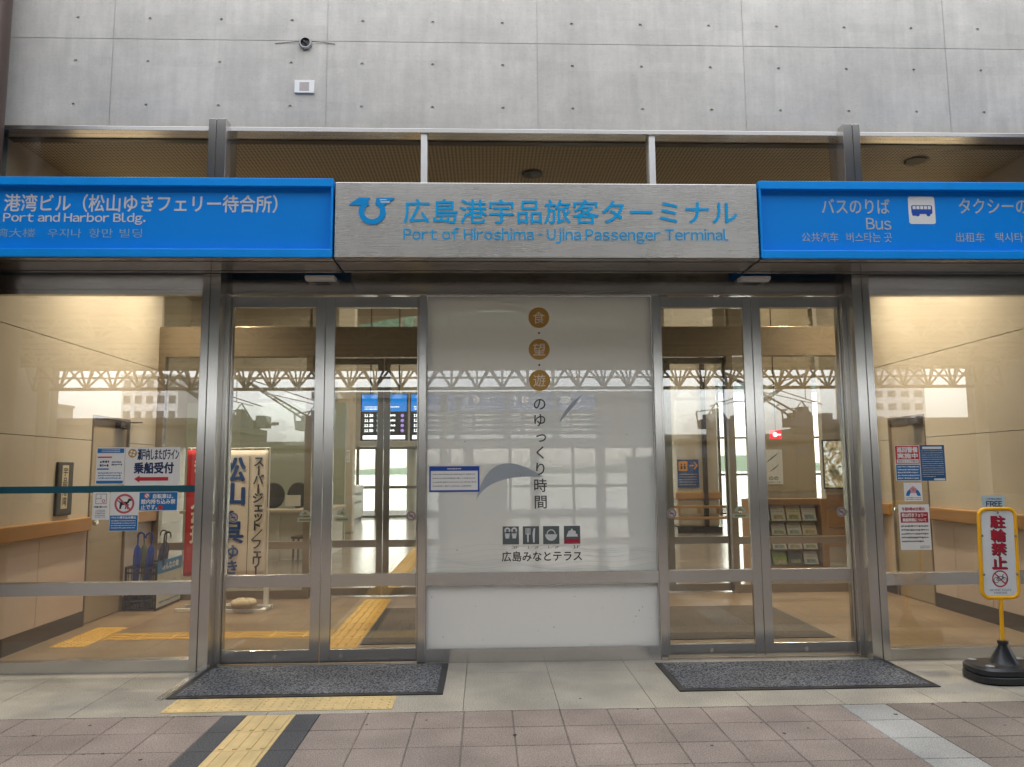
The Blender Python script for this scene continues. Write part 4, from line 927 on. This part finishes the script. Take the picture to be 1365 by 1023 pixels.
umbrella(-4.24, 2.68, -.06, UG, "grey green furled umbrella with straight looking handle in the stand", -1, UG)
umbrella(-4.20, 2.57, .07, UB, "blue furled umbrella leaning right in the middle of the stand", -1, UB)
umbrella(-4.13, 2.80, .03, UN, "navy furled umbrella with large grey hook handle in the stand", 1, UG)
umbrella(-4.11, 2.62, .10, UN, "navy furled umbrella with black hook handle at the right", 1, BLKP)
umbrella(-4.19, 2.97, .05, BLKP, "black furled umbrella at the back of the stand", -1, BLKP)
# banners
def banner(label, x0, x1, z0, z1, y, m, name="banner_stand"):
    t = thing(name, label, "banner", ((x0+x1)/2, y, 0), "upright banners in the vestibule")
    b = MB(); n, k = 14, 20
    for i in range(n+1):
        for j_ in range(k+1): u = i/n; b.v.append((x0+(x1-x0)*u, y+.007*math.sin(u*6+j_*.25)*(1-j_/k*.6), z0+(z1-z0)*j_/k))
    for i in range(n):
        for j_ in range(k): a = i*(k+1)+j_; b.f.append((a, a+k+1, a+k+2, a+1))
    C_ = b.build("cloth", m, t, True); sm = C_.modifiers.new("thickness", 'SOLIDIFY'); sm.thickness = .002
    b = MB(); b.tube([(x1+.012, y+.02, .03), (x1+.012, y+.02, z1+.03)], .009, 8); b.tube([(x1+.012, y+.02, z1+.025), (x0-.01, y+.02, z1+.02)], .006, 8)
    for q in range(4): b.tube([(x1-.03-(x1-x0)*.28*q, y+.02, z1+.025), (x1-.03-(x1-x0)*.28*q, y, z1-.005)], .004, 6)
    b.build("pole", WHITE, t, True)
    b = MB()
    b.box(x0-.02, x1+.05, y-.14, y-.11, .002, .035); b.box(x0-.02, x1+.05, y+.14, y+.17, .002, .035); b.box(x1-.01, x1+.035, y-.11, y+.14, .002, .035, .004); b.prism([], 0, 0) if 0 else None
    b.box(x1-.012, x1+.036, y-.0, y+.04, .035, .36); b.build("foot", WHITE, t); return t
yb = 2.45
t = banner("white upright banner with large navy ferry route lettering behind left doors", -3.385, -2.865, .37, 1.74, yb, mat("cream_cloth", (.78, .72, .64), .8, 0, .05))
b = MB(); b.fr((0, yb-.0085, 0)); NB = mat("banner_navy_print", (.006, .06, .26), .7)
for ch, z0_, z1_ in (("松", 1.40, 1.66), ("山", 1.145, 1.375), ("呉", .73, .955)): b.text(ch, -3.375, -3.115, z0_, z1_, .0005, .010 if ch != "呉" else .007)
b.disc(-3.245, 1.045, .034, .0006)
b.column("ゆき", -3.23, .71, .165, .0005, .006, 1.0); b.build("large_lettering", NB, t)
b = MB(); b.fr((0, yb-.0085, 0)); b.rect(-3.068, -3.062, .37, 1.68, .0005); b.column("スーパージェット／フェリー", -2.965, 1.675, .125, .0006, .0035, .80); b.build("small_lettering", mat("banner_black_print", (.03, .03, .04), .7), t)
yr = 2.55
t = banner("crimson upright banner with white ticket office lettering behind the left post", -3.79, -3.36, .36, 1.75, yr, mat("crimson_cloth", (.45, .025, .035), .8, 0, .06))
b = MB(); b.fr((0, yr-.0085, 0)); b.column("きっぷ売場", -3.63, 1.66, .20, .0006, .008, .98)
b.poly([(-3.70, .62), (-3.575, .76), (-3.45, .62), (-3.51, .62), (-3.51, .40), (-3.64, .40), (-3.64, .62)], .0006); b.build("lettering", mat("banner_white_print", (.75, .72, .66), .7), t)
def sandbag(x, y, z, label, s_):
    b = MB(); n = 22; m_ = 10; q = random.Random(s_)
    for i in range(m_+1):
        ph = -math.pi/2+math.pi*i/m_
        for j_ in range(n):
            a = 2*math.pi*j_/n; c_, s2 = math.cos(a), math.sin(a)
            rx = .135*math.copysign(abs(c_)**.7, c_)*math.cos(ph)**.6; ry = .10*math.copysign(abs(s2)**.7, s2)*math.cos(ph)**.6
            b.v.append((x+rx, y+ry, z+.055+.052*math.sin(ph)+.006*math.sin(9*a+s_)+q.uniform(-.003, .003)))
    for i in range(m_):
        for j_ in range(n): b.f.append((i*n+j_, i*n+(j_+1) % n, (i+1)*n+(j_+1) % n, (i+1)*n+j_))
    tag(b.build("sandbag", mat("sacking", (.50, .42, .30), .9, 0, .15, 20, .5, 60), smooth=True), label, "sandbag", "sandbags on the banner feet")
sandbag(-3.06, 2.37, .037, "beige sandbag lying on the foot of the white banner", 3); sandbag(-3.52, 2.48, .037, "beige sandbag lying on the foot of the crimson banner", 5)

# ================================================================== HALL THINGS
PLAM = mat("white_laminate", (.62, .62, .57), .4, 0, .03)
t = thing("ticket_counter", "white ticket counter with pale wooden top inside the hall", "counter", (-4.3, 8.2, 0))
b = MB(); b.box(-5.6, -3.25, 7.3, 7.36, 0, .80); b.box(-3.31, -3.25, 7.36, 9.2, 0, .80); b.box(-4.03, -3.98, 7.27, 7.30, 0, .80); b.build("front_panel", PLAM, t)
b = MB(); b.box(-5.65, -3.2, 7.2, 7.85, .80, .85, .008); b.box(-3.75, -3.2, 7.85, 9.25, .80, .85, .008); b.build("counter_top", mat("pale_wood_top", (.55, .46, .34), .4), t)
b = MB(); b.box(-6.5, -3.3, 9.6, 9.72, 0, 2.9); tag(b.build("office_partition", mat("pale_green_partition", (.42, .47, .38), .5, 0, .04, 2)), "pale green office partition behind the ticket counter", "partition")
def chair(x, y, a, label):
    t = thing("office_chair", label, "chair", (x, y, 0), "chairs behind the counter")
    b = MB(); n = 14
    for i in range(n+1):
        for j_ in range(n+1):
            u = -1+2*i/n; v = -1+2*j_/n; k = math.sqrt(max(0, 1-.5*v*v)); k2 = math.sqrt(max(0, 1-.5*u*u)); b.v.append((x+.21*u*k, y-.05*(1-u*u)*.8, 1.06+.24*v*k2))
    for i in range(n):
        for j_ in range(n): q = i*(n+1)+j_; b.f.append((q, q+n+1, q+n+2, q+1))
    o = b.build("backrest", BLKP, t, True); m_ = o.modifiers.new("thickness", 'SOLIDIFY'); m_.thickness = .05
    b = MB(); b.box(x-.22, x+.22, y+.02, y+.45, .43, .50, .02); b.build("seat", BLKP, t)
    b = MB(); b.tube([(x, y+.22, .08), (x, y+.22, .43)], .025, 10); b.tube([(x, y+.01, .46), (x, y+.01, .85)], .02, 8)
    for i in range(5): b.tube([(x, y+.22, .09), (x+.26*math.cos(i*1.257), y+.22+.26*math.sin(i*1.257), .04)], .016, 8)
    b.build("pedestal", BLKP, t)
chair(-4.42, 8.5, 0, "black office chair with round back behind the counter, left one"); chair(-3.98, 8.6, 0, "black office chair with round back behind the counter, right one")
t = thing("desk_monitor", "white backed monitor standing on the ticket counter", "monitor", (-3.82, 7.55, .85))
b = MB(); b.box(-3.95, -3.69, 7.5, 7.53, .90, 1.09, .006); b.build("screen", PLAM, t); b = MB(); b.box(-3.84, -3.80, 7.53, 7.56, .85, 1.0); b.box(-3.9, -3.74, 7.47, 7.62, .851, .862); b.build("stand", LGREY, t)
t = thing("leaflet_holder", "clear acrylic leaflet holder on the counter beside the monitor", "holder", (-3.5, 7.5, .85))
b = MB(); b.box(-3.58, -3.42, 7.5, 7.505, .85, 1.06); b.box(-3.58, -3.42, 7.5, 7.58, .851, .857); b.box(-3.565, -3.435, 7.508, 7.52, .86, 1.10); b.build("holder", PAPER, t)
t = thing("wall_poster", "shiny blue white poster on the office partition", "poster", (-3.95, 9.6, 1.1))
b = MB(); b.box(-4.12, -3.78, 9.585, 9.598, 1.12, 1.62); b.build("sheet", mat("glossy_pale_poster", (.55, .64, .66), .08, 0, .3, 5), t)
t = thing("side_table", "small dark wooden table in front of the ticket counter", "table", (-3.4, 6.95, 0))
b = MB(); b.box(-3.65, -3.12, 6.75, 7.15, .40, .44, .005); b.build("table_top", mat("dark_wood", (.07, .04, .025), .4), t)
for x in (-3.63, -3.16):
    for y in (6.77, 7.11): b = MB(); b.box(x-.0, x+.03, y-.0, y+.03, 0, .40); b.build("leg", MATS["dark_wood"], t)
t = thing("stone_counter", "long pale counter with printed front running along the hall", "counter", (-4.9, 16, 0))
b = MB(); b.box(-5.5, -4.25, 13.9, 18.2, .12, 1.08, .02); b.build("body", PLAM, t); b = MB(); b.box(-5.5, -4.29, 13.95, 18.1, 0, .12); b.build("plinth", DBRN, t)
b = MB(); b.fr((-4.249, 0, 0), (0, 1, 0), (0, 0, 1)); b.strokes(14.2, 17.8, .75, .90, 1, .001, .8, 7); b.strokes(14.2, 17.8, .52, .64, 1, .001, .8, 9); b.build("print", GREY, t)
b = MB(); b.box(-5.5, -5.4, 13.9, 18.2, 1.6, 3.0); b.build("glass_screen_panel", mat("pale_teal_panel", (.45, .55, .55), .3), t)
# departure boards
BB = mat("board_black", (.012, .012, .014), .25)
LEDM = emit("lit_board_text", (.9, .95, 1), .5); SGB = emit("backlit_sign_blue", (.005, .14, .50), .3); SGW = emit("backlit_sign_white", (.9, .95, 1), .4)
names = ("leftmost hanging departure board seen through the second sliding door", "second hanging departure board from the left behind the frosted panel", "middle hanging departure board with white up arrow", "fourth hanging departure board with white up arrow", "rightmost hanging departure board with small pictograms")
for i in range(5):
    x0 = -3.06+1.03*i; x1 = x0+.98; yy = 10.0
    t = thing("departure_board", names[i], "board", ((x0+x1)/2, yy, 2.1), "hanging departure boards")
    b = MB(); b.box(x0, x1, yy, yy+.15, 2.13, 3.12); b.build("cabinet", BB, t)
    b = MB(); b.fr((0, yy-.001, 0)); b.rect(x0+.02, x1-.02, 2.74, 3.10, .001); b.build("header", SGB, t)
    b = MB(); b.fr((0, yy-.001, 0))
    if i in (2, 3):
        b.rect(x0+.14, x0+.165, 2.90, 3.04, .003); b.poly([(x0+.09, 2.99), (x0+.1525, 3.06), (x0+.215, 2.99), (x0+.195, 2.975), (x0+.1525, 3.02), (x0+.11, 2.975)], .0035)
        b.disc(x0+.36, 2.98, .075, .003); b.strokes(x0+.5, x0+.75, 2.92, 3.05, 2, .003, .6, i)
    if i == 4: b.poly(rrect(x0+.1, x0+.3, 2.9, 3.05, .02), .003); b.poly(rrect(x0+.4, x0+.52, 2.92, 3.03, .02), .003)
    b.strokes(x0+.08, x0+.8, 2.77, 2.86, 2, .003, .5, i+9, .7)
    b.rect(x0+.05, x1-.05, 2.16, 2.24, .003); b.build("white_legend", SGW, t)
    if i in (2, 3):
        b = MB(); b.fr((0, yy-.001, 0)); b.text("6", x0+.335, x0+.385, 2.935, 3.025, .005, .004); b.build("number", emit("lit_red_text", (.8, .05, .08), .2), t)
    b = MB(); b.fr((0, yy-.001, 0))
    for r_ in range(4):
        z = 2.63-.105*r_
        b.latin(("11 20", "11 35", "12 25", "12 50")[(r_+i) % 4], x0+.08, x0+.26, z, z+.055, .002, .002); b.strokes(x0+.34, x0+.72, z, z+.055, 1, .002, .8, r_*5+i)
    b.build("time_rows", LEDM, t)
    b = MB(); b.fr((0, yy-.001, 0))
    for r_ in range(4): b.disc(x1-.11, 2.655-.105*r_, .035, .002, 16)
    b.build("pier_dots", emit("lit_violet" if i % 2 == 0 else "lit_teal", (.30, .20, .65) if i % 2 == 0 else (.1, .5, .45), .25), t)
    b = MB(); b.tube([((x0+x1)/2-.3, yy+.07, 3.12), ((x0+x1)/2-.3, yy+.07, 7.05)], .015, 8); b.tube([((x0+x1)/2+.3, yy+.07, 3.12), ((x0+x1)/2+.3, yy+.07, 7.05)], .015, 8); b.build("hanger_rod", DBRN, t)
# kiosk and totem behind the frosted panel
t = thing("information_kiosk", "wide grey information kiosk in the hall behind the frosted panel", "kiosk", (-.7, 15.6, 0))
b = MB(); b.box(-1.75, .15, 15.3, 16.0, 0, 1.62, .03); b.build("body", mat("grey_kiosk", (.40, .40, .38), .5), t); b = MB(); b.box(-1.8, .2, 15.25, 16.05, 1.62, 1.68, .01); b.build("top", PLAM, t); b = MB(); b.fr((0, 15.299, 0)); b.rect(-1.6, 0, .3, 1.3, .001); b.build("front_panel", LGREY, t)
t = thing("information_totem", "grey information totem with white letter i behind frosted panel", "totem", (2.6, 9.0, 0))
b = MB(); b.box(2.35, 2.85, 8.95, 9.1, 0, 1.75, .01); b.build("body", mat("totem_grey", (.20, .22, .24), .4), t); b = MB(); b.fr((0, 8.949, 0)); b.ring(2.6, 1.5, .075, .095, .001); b.text("i", 2.582, 2.618, 1.44, 1.56, .001, .004); b.build("letter", PAPER, t)
# toilet / locker sign on rounded column
t = thing("direction_sign", "blue sign with orange pictogram and right arrow on beige column", "sign", (4.34, 11.99, 1.06))
b = MB(); b.box(4.09, 4.60, 11.975, 11.995, 1.06, 1.72, .004); b.build("plate", mat("direction_blue", (.008, .07, .28), .4), t)
ORG_ = mat("sign_orange", (.75, .30, .03), .5)
b = MB(); b.fr((0, 11.9745, 0)); b.poly(rrect(4.12, 4.33, 1.45, 1.68, .015), .001); b.rect(4.38, 4.50, 1.56, 1.59, .001); b.poly([(4.48, 1.50), (4.50, 1.48), (4.58, 1.575), (4.50, 1.67), (4.48, 1.65), (4.535, 1.575)], .0012); b.build("orange_symbols", ORG_, t)
b = MB(); b.fr((0, 11.9745, 0))
for x in (4.19, 4.265): b.disc(x, 1.60, .022, .002, 12); b.rect(x-.025, x+.025, 1.49, 1.57, .002)
b.build("pictogram_figures", BLACK, t)
b = MB(); b.fr((0, 11.9745, 0)); b.strokes(4.13, 4.56, 1.10, 1.40, 5, .001, .4, 5, .9); b.build("print", mat("pale_orange_print", (.55, .45, .40), .5), t)
# wall map poster
t = thing("map_poster", "white poster with black brush drawing on the clad column", "poster", (6.4, 11.99, 1.1))
b = MB(); b.box(6.12, 6.62, 11.985, 11.998, 1.12, 1.94); b.build("sheet", PAPER, t)
b = MB(); b.fr((0, 11.984, 0)); crescent(b, (6.22, 1.62), (6.38, 1.72), (6.56, 1.88), (6.36, 1.78), .001); crescent(b, (6.30, 1.42), (6.42, 1.46), (6.55, 1.60), (6.44, 1.54), .001); b.text("のの", 6.28, 6.50, 1.22, 1.30, .001, .004); b.strokes(6.2, 6.55, 1.15, 1.19, 1, .001, .6, 4); b.build("print", GREY, t)
# television
t = thing("wall_monitor", "black framed television showing bright picture on the hall wall", "television", (5.35, 6.0, 1.15))
a_ = R(-18)
b = MB(); b.fr((4.96, 6.02, 0), (math.cos(a_), math.sin(a_), 0), (0, 0, 1)); b.slab(0, .95, 1.16, 1.95, -.05, 0); b.build("case", BLKP, t)
b = MB(); b.fr((4.96, 6.02, 0), (math.cos(a_), math.sin(a_), 0), (0, 0, 1)); b.rect(.025, .925, 1.19, 1.925, .001)
m_, tt, bb = base("lit_screen"); no = N(tt, "ShaderNodeTexNoise"); no.inputs["Scale"].default_value = 5; no.inputs["Detail"].default_value = 5; no.inputs["Distortion"].default_value = 2.5
tcn = N(tt, "ShaderNodeTexCoord"); tt.links.new(tcn.outputs["Object"], no.inputs[0]); cr_ = N(tt, "ShaderNodeValToRGB"); tt.links.new(no.outputs[0], cr_.inputs[0])
cr_.color_ramp.elements[0].position = .35; cr_.color_ramp.elements[0].color = (.02, .03, .02, 1); cr_.color_ramp.elements[1].position = .65; cr_.color_ramp.elements[1].color = (.75, .85, .9, 1)
e2 = cr_.color_ramp.elements.new(.5); e2.color = (.35, .25, .12, 1)
tt.links.new(cr_.outputs[0], bb.inputs["Emission Color"]); bb.inputs["Emission Strength"].default_value = .22; bb.inputs["Base Color"].default_value = (.02, .02, .02, 1); bb.inputs["Roughness"].default_value = .1
b.build("screen", m_, t)
b = MB(); b.tube([(5.4, 5.95, 1.5), (5.4, 6.2, 1.5)], .04, 8); b.build("bracket", BLKP, t)
b = MB(); b.box(5.62, 5.86, 10.0, 10.06, 2.12, 2.30); t = thing("exit_lamp_sign", "small red lit sign deep inside the hall", "sign", (5.7, 10, 2.1)); b.build("case", emit("lit_red_sign", (.75, .02, .05), .3), t)
b = MB(); b.fr((0, 9.999, 0)); b.disc(5.72, 2.21, .05, .001); b.rect(5.77, 5.84, 2.195, 2.225, .001); b.build("white_symbol", SGW, t); b = MB(); b.tube([(5.74, 10.03, 2.3), (5.74, 10.03, 7.05)], .012, 6); b.build("hanger_rod", DBRN, t)
# brochure rack
t = thing("brochure_rack", "oak brochure rack with glass top edge beside the right inner doors", "rack", (4.1, 4.75, 0))
rx0, rx1, ry = 3.30, 4.42, 4.72
b = MB(); b.box(rx1-.09, rx1, ry, ry+.35, 0, 1.06); b.box(rx0, rx0+.09, ry, ry+.35, 0, 1.06); b.box(rx0+.09, rx1-.09, ry+.05, ry+.35, .98, 1.06); b.box(rx0+.09, rx1-.09, ry+.33, ry+.35, .05, .98); b.box(rx0+.09, rx1-.09, ry+.01, ry+.34, 0, .12); b.build("frame", WOODX, t)
b = MB()
for z in (.13, .34, .54, .74): b.box(rx0+.09, rx1-.09, ry+.05, ry+.32, z, z+.012)
b.build("shelf", mat("rack_shelf_steel", (.22, .21, .2), .4, .6), t)
b = MB(); b.box(rx0, rx1, ry+.16, ry+.17, 1.06, 1.18); b.build("glass_edge", GLIN, t)
BC = [("pale", (.6, .58, .5)), ("grey", (.45, .47, .46)), ("beige", (.55, .46, .34)), ("green", (.22, .34, .08)), ("dark", (.07, .08, .07)), ("white", (.68, .68, .66))]
ci = [(1, 0, 2, 5), (4, 1, 0, 2), (5, 0, 1, 0), (4, 3, 4, 5)]; rows = ("top", "second", "third", "bottom"); cols = ("far left", "left", "middle", "right")
for r_ in range(4):
    z0 = (.752, .552, .352, .142)[r_]; h = (.215, .17, .16, .175)[r_]
    for k in range(4):
        x0 = rx0+.11+.225*k; nm, cc = BC[ci[r_][k]]
        q = thing("brochure", "%s brochure in the %s row of the oak rack, %s" % (nm, rows[r_], cols[k]), "brochure", (x0, ry+.06, z0), "brochures in the rack")
        b = MB(); b.add([(x0, ry+.055, z0), (x0+.20, ry+.055, z0), (x0+.20, ry+.13, z0+h), (x0, ry+.13, z0+h)]+[(x0, ry+.075, z0), (x0+.20, ry+.075, z0), (x0+.20, ry+.15, z0+h), (x0, ry+.15, z0+h)], [(0, 1, 2, 3), (7, 6, 5, 4), (0, 3, 7, 4), (1, 5, 6, 2), (3, 2, 6, 7), (0, 4, 5, 1)])
        b.build("booklet", mat("brochure_"+nm, tuple(min(.88, q_*1.6) for q_ in cc), .35, 0, .35, 14), q)
        b = MB(); b.fr((x0, ry+.0545, z0), (1, 0, 0), (0, .075, h)); qq = random.Random(r_*7+k)
        b.strokes(.02, .18, h*.58, h*.92, 3, .001, .38, r_*4+k); b.build("cover_print", mat("brochure_ink_%d" % (k % 3), ((.05, .08, .14), (.25, .04, .04), (.05, .05, .05))[k % 3], .5), q)
        b = MB(); b.fr((x0, ry+.0545, z0), (1, 0, 0), (0, .075, h)); b.rect(.03, .17, h*.10, h*.40, .001); b.build("cover_photo", mat("brochure_photo_%d" % ((k+r_) % 3), ((.32, .44, .50), (.58, .46, .32), (.36, .42, .26))[(k+r_) % 3], .3, 0, .8, 22), q)
b = MB(); b.lathe([(.16, 0), (.16, .03), (.11, .035), (.02, .62), (.0, .63)], (-2.62, 19.9, 0), 20); tag(b.build("traffic_cone", mat("cone_red", (.6, .06, .02), .5), smooth=True), "red traffic cone outside the far glass doors", "cone")

# ================================================================== BEHIND THE CAMERA: canopy, city, cranes (seen mirrored in the glass)
t = thing("plaza_canopy", "steel truss canopy over the forecourt mirrored in the entrance glass", "canopy", (1, -20, 0))
b = MB(); b.box(-24, 27, -36, -5.3, 7.05, 7.25); b.box(-24, -6.2, -5.3, -.07, 7.05, 7.25); b.box(7.4, 27, -5.3, -.07, 7.05, 7.25); b.build("roof_deck", CANV, t)  # deck opening above the entrance is added to let sky light the front
def truss(y, zb, zt, m=None, x0=-24, x1=27, p=1.36):
    b = MB(); hw = .75
    b.tube([(x0, y, zb), (x1, y, zb)], .10, 6)
    for s_ in (-hw, hw): b.tube([(x0, y+s_, zt), (x1, y+s_, zt)], .085, 6)
    x = x0; k = 0
    b.tube([(x0, y+.1, (zb+zt)/2), (x1, y+.1, (zb+zt)/2)], .05, 5)
    while x < x1-.1:
        for s_ in (-hw, hw):
            b.tube([(x, y, zb), (x+p/2, y+s_, zt)], .062, 5); b.tube([(x+p/2, y+s_, zt), (x+p, y, zb)], .062, 5)
            b.tube([(x, y, zb), (x, y+s_, zt)], .05, 5)
        b.tube([(x+p/2, y-hw, zt), (x+p/2, y+hw, zt)], .05, 5); b.tube([(x+p/4, y+hw*.5, (zb+zt)/2), (x+3*p/4, y+hw*.5, (zb+zt)/2)], .04, 5)
        x += p
    b.build("truss", m or TRUS, t)
TDK = mat("silhouette_truss_paint", (.035, .032, .03), .5, 0, .1)  # same paint as the inner trusses, backlit shade put into the colour
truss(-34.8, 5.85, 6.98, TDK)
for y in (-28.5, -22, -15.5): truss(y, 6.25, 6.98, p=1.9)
for x in (-23.4, 26.4):
    for y in (-34.8, -22, -9):
        b = MB(); b.lathe([(.3, 0), (.3, 7.05)], (x, y, 0), 18); b.build("column", TRUS, t, True)
def block(name, label, x0, x1, y0, y1, h, m, wm, nx, nz, z0=2):
    t = thing(name, label, "building", ((x0+x1)/2, y1, 0), "buildings across the harbour road")
    b = MB(); b.box(x0, x1, y0, y1, 0, h); b.build("walls", m, t)
    b = MB(); b.box(x0-.2, x1+.2, y0-.2, y1+.2, h, h+.4); b.build("roof", m, t)
    b = MB(); dx = (x1-x0)/nx; dz = (h-z0)/nz
    for i in range(nx):
        for k in range(nz): b.box(x0+dx*(i+.2), x0+dx*(i+.8), y1, y1+.06, z0+dz*(k+.25), z0+dz*(k+.75))
    b.build("window_band", wm, t); return t
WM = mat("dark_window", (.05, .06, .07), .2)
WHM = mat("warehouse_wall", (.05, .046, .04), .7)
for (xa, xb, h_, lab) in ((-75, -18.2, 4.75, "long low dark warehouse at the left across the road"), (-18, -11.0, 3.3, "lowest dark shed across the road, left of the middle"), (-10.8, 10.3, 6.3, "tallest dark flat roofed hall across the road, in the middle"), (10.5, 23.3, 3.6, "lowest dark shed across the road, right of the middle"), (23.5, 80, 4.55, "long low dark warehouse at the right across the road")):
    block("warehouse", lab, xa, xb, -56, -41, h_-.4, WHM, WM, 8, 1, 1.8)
block("office_tower", "pale tower block left in the mirrored skyline", -59, -50, -132, -120, 17, mat("pale_tower", (.45, .45, .46), .7), WM, 5, 6)
block("office_tower", "slim tower far left in the mirrored skyline", -82, -77, -140, -126, 13.5, mat("tan_tower", (.35, .31, .26), .7), WM, 2, 4)
block("office_tower", "balconied tower right in the mirrored skyline", 64, 73, -132, -120, 19, mat("grey_tower", (.32, .33, .35), .7), WM, 4, 8)
block("side_wing", "grey terminal wing left of the forecourt", -40, -25.5, -40, -8, 10, mat("wing_cladding", (.05, .048, .045), .7), WM, 6, 3)
block("side_wing", "grey terminal wing right of the forecourt", 29, 44, -40, -8, 10, mat("wing_cladding", (.05, .048, .045), .7), WM, 6, 3)
def crane(x, y, label, flip):
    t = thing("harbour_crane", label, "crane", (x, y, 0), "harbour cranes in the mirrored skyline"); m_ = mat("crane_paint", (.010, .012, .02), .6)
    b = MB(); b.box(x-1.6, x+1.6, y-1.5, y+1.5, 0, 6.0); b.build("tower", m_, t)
    b = MB(); b.box(x-2.6, x+.9, y-1.3, y+1.3, 6.0, 7.0); b.box(x-2.1, x-.2, y-1.1, y+1.1, 7.0, 7.6); b.box(x+1.0, x+2.2, y-1, y+1, 6.2, 7.5, .15); b.box(x-1.1, x-.4, y-.8, y+.8, 7.6, 8.2); b.tube([(x-2.9, y, 6.1), (x-3.1, y, 7.9)], .09, 6); b.tube([(x-3.1, y, 7.9), (x-.8, y, 8.2)], .07, 6); b.tube([(x+.4, y, 7), (x-.8, y, 8.9), (x-1.8, y, 7.5)], .1, 6); b.lathe([(.55, 0), (.55, .3)], (x+2.7, y, 6.5), 14); b.build("machinery_house", m_, t)
    b = MB(); f_ = -1 if flip else 1; p0 = Vector((x+f_*1.5, y, 7.2)); p1 = Vector((x+f_*9.5, y, 12.2))
    for dz in (-.35, .35): b.tube([p0+Vector((0, dz, dz)), p1], .12, 6)
    for i in range(9): b.tube([p0.lerp(p1, i/9)+Vector((0, 0, .35*(1-i/9))), p0.lerp(p1, (i+.5)/9)-Vector((0, 0, .35*(1-i/9)))], .07, 5)
    b.tube([(x-f_*1.5, y, 8.5), p1], .06, 5); b.tube([(x-f_*.5, y, 8.6), p0.lerp(p1, .6)], .05, 5); b.tube([p1, p1-Vector((0, 0, 3))], .05, 5); b.build("lattice_boom", m_, t)
crane(-26, -78, "dark harbour crane with boom to the left in the mirrored skyline", 1); crane(-18.5, -80, "dark harbour crane beside its twin in the mirrored skyline", 1)
crane(35.5, -78, "dark harbour crane at the right in the mirrored skyline", 1)
crane(26.5, -80, "dark harbour crane right of the middle in the mirrored skyline", 0)
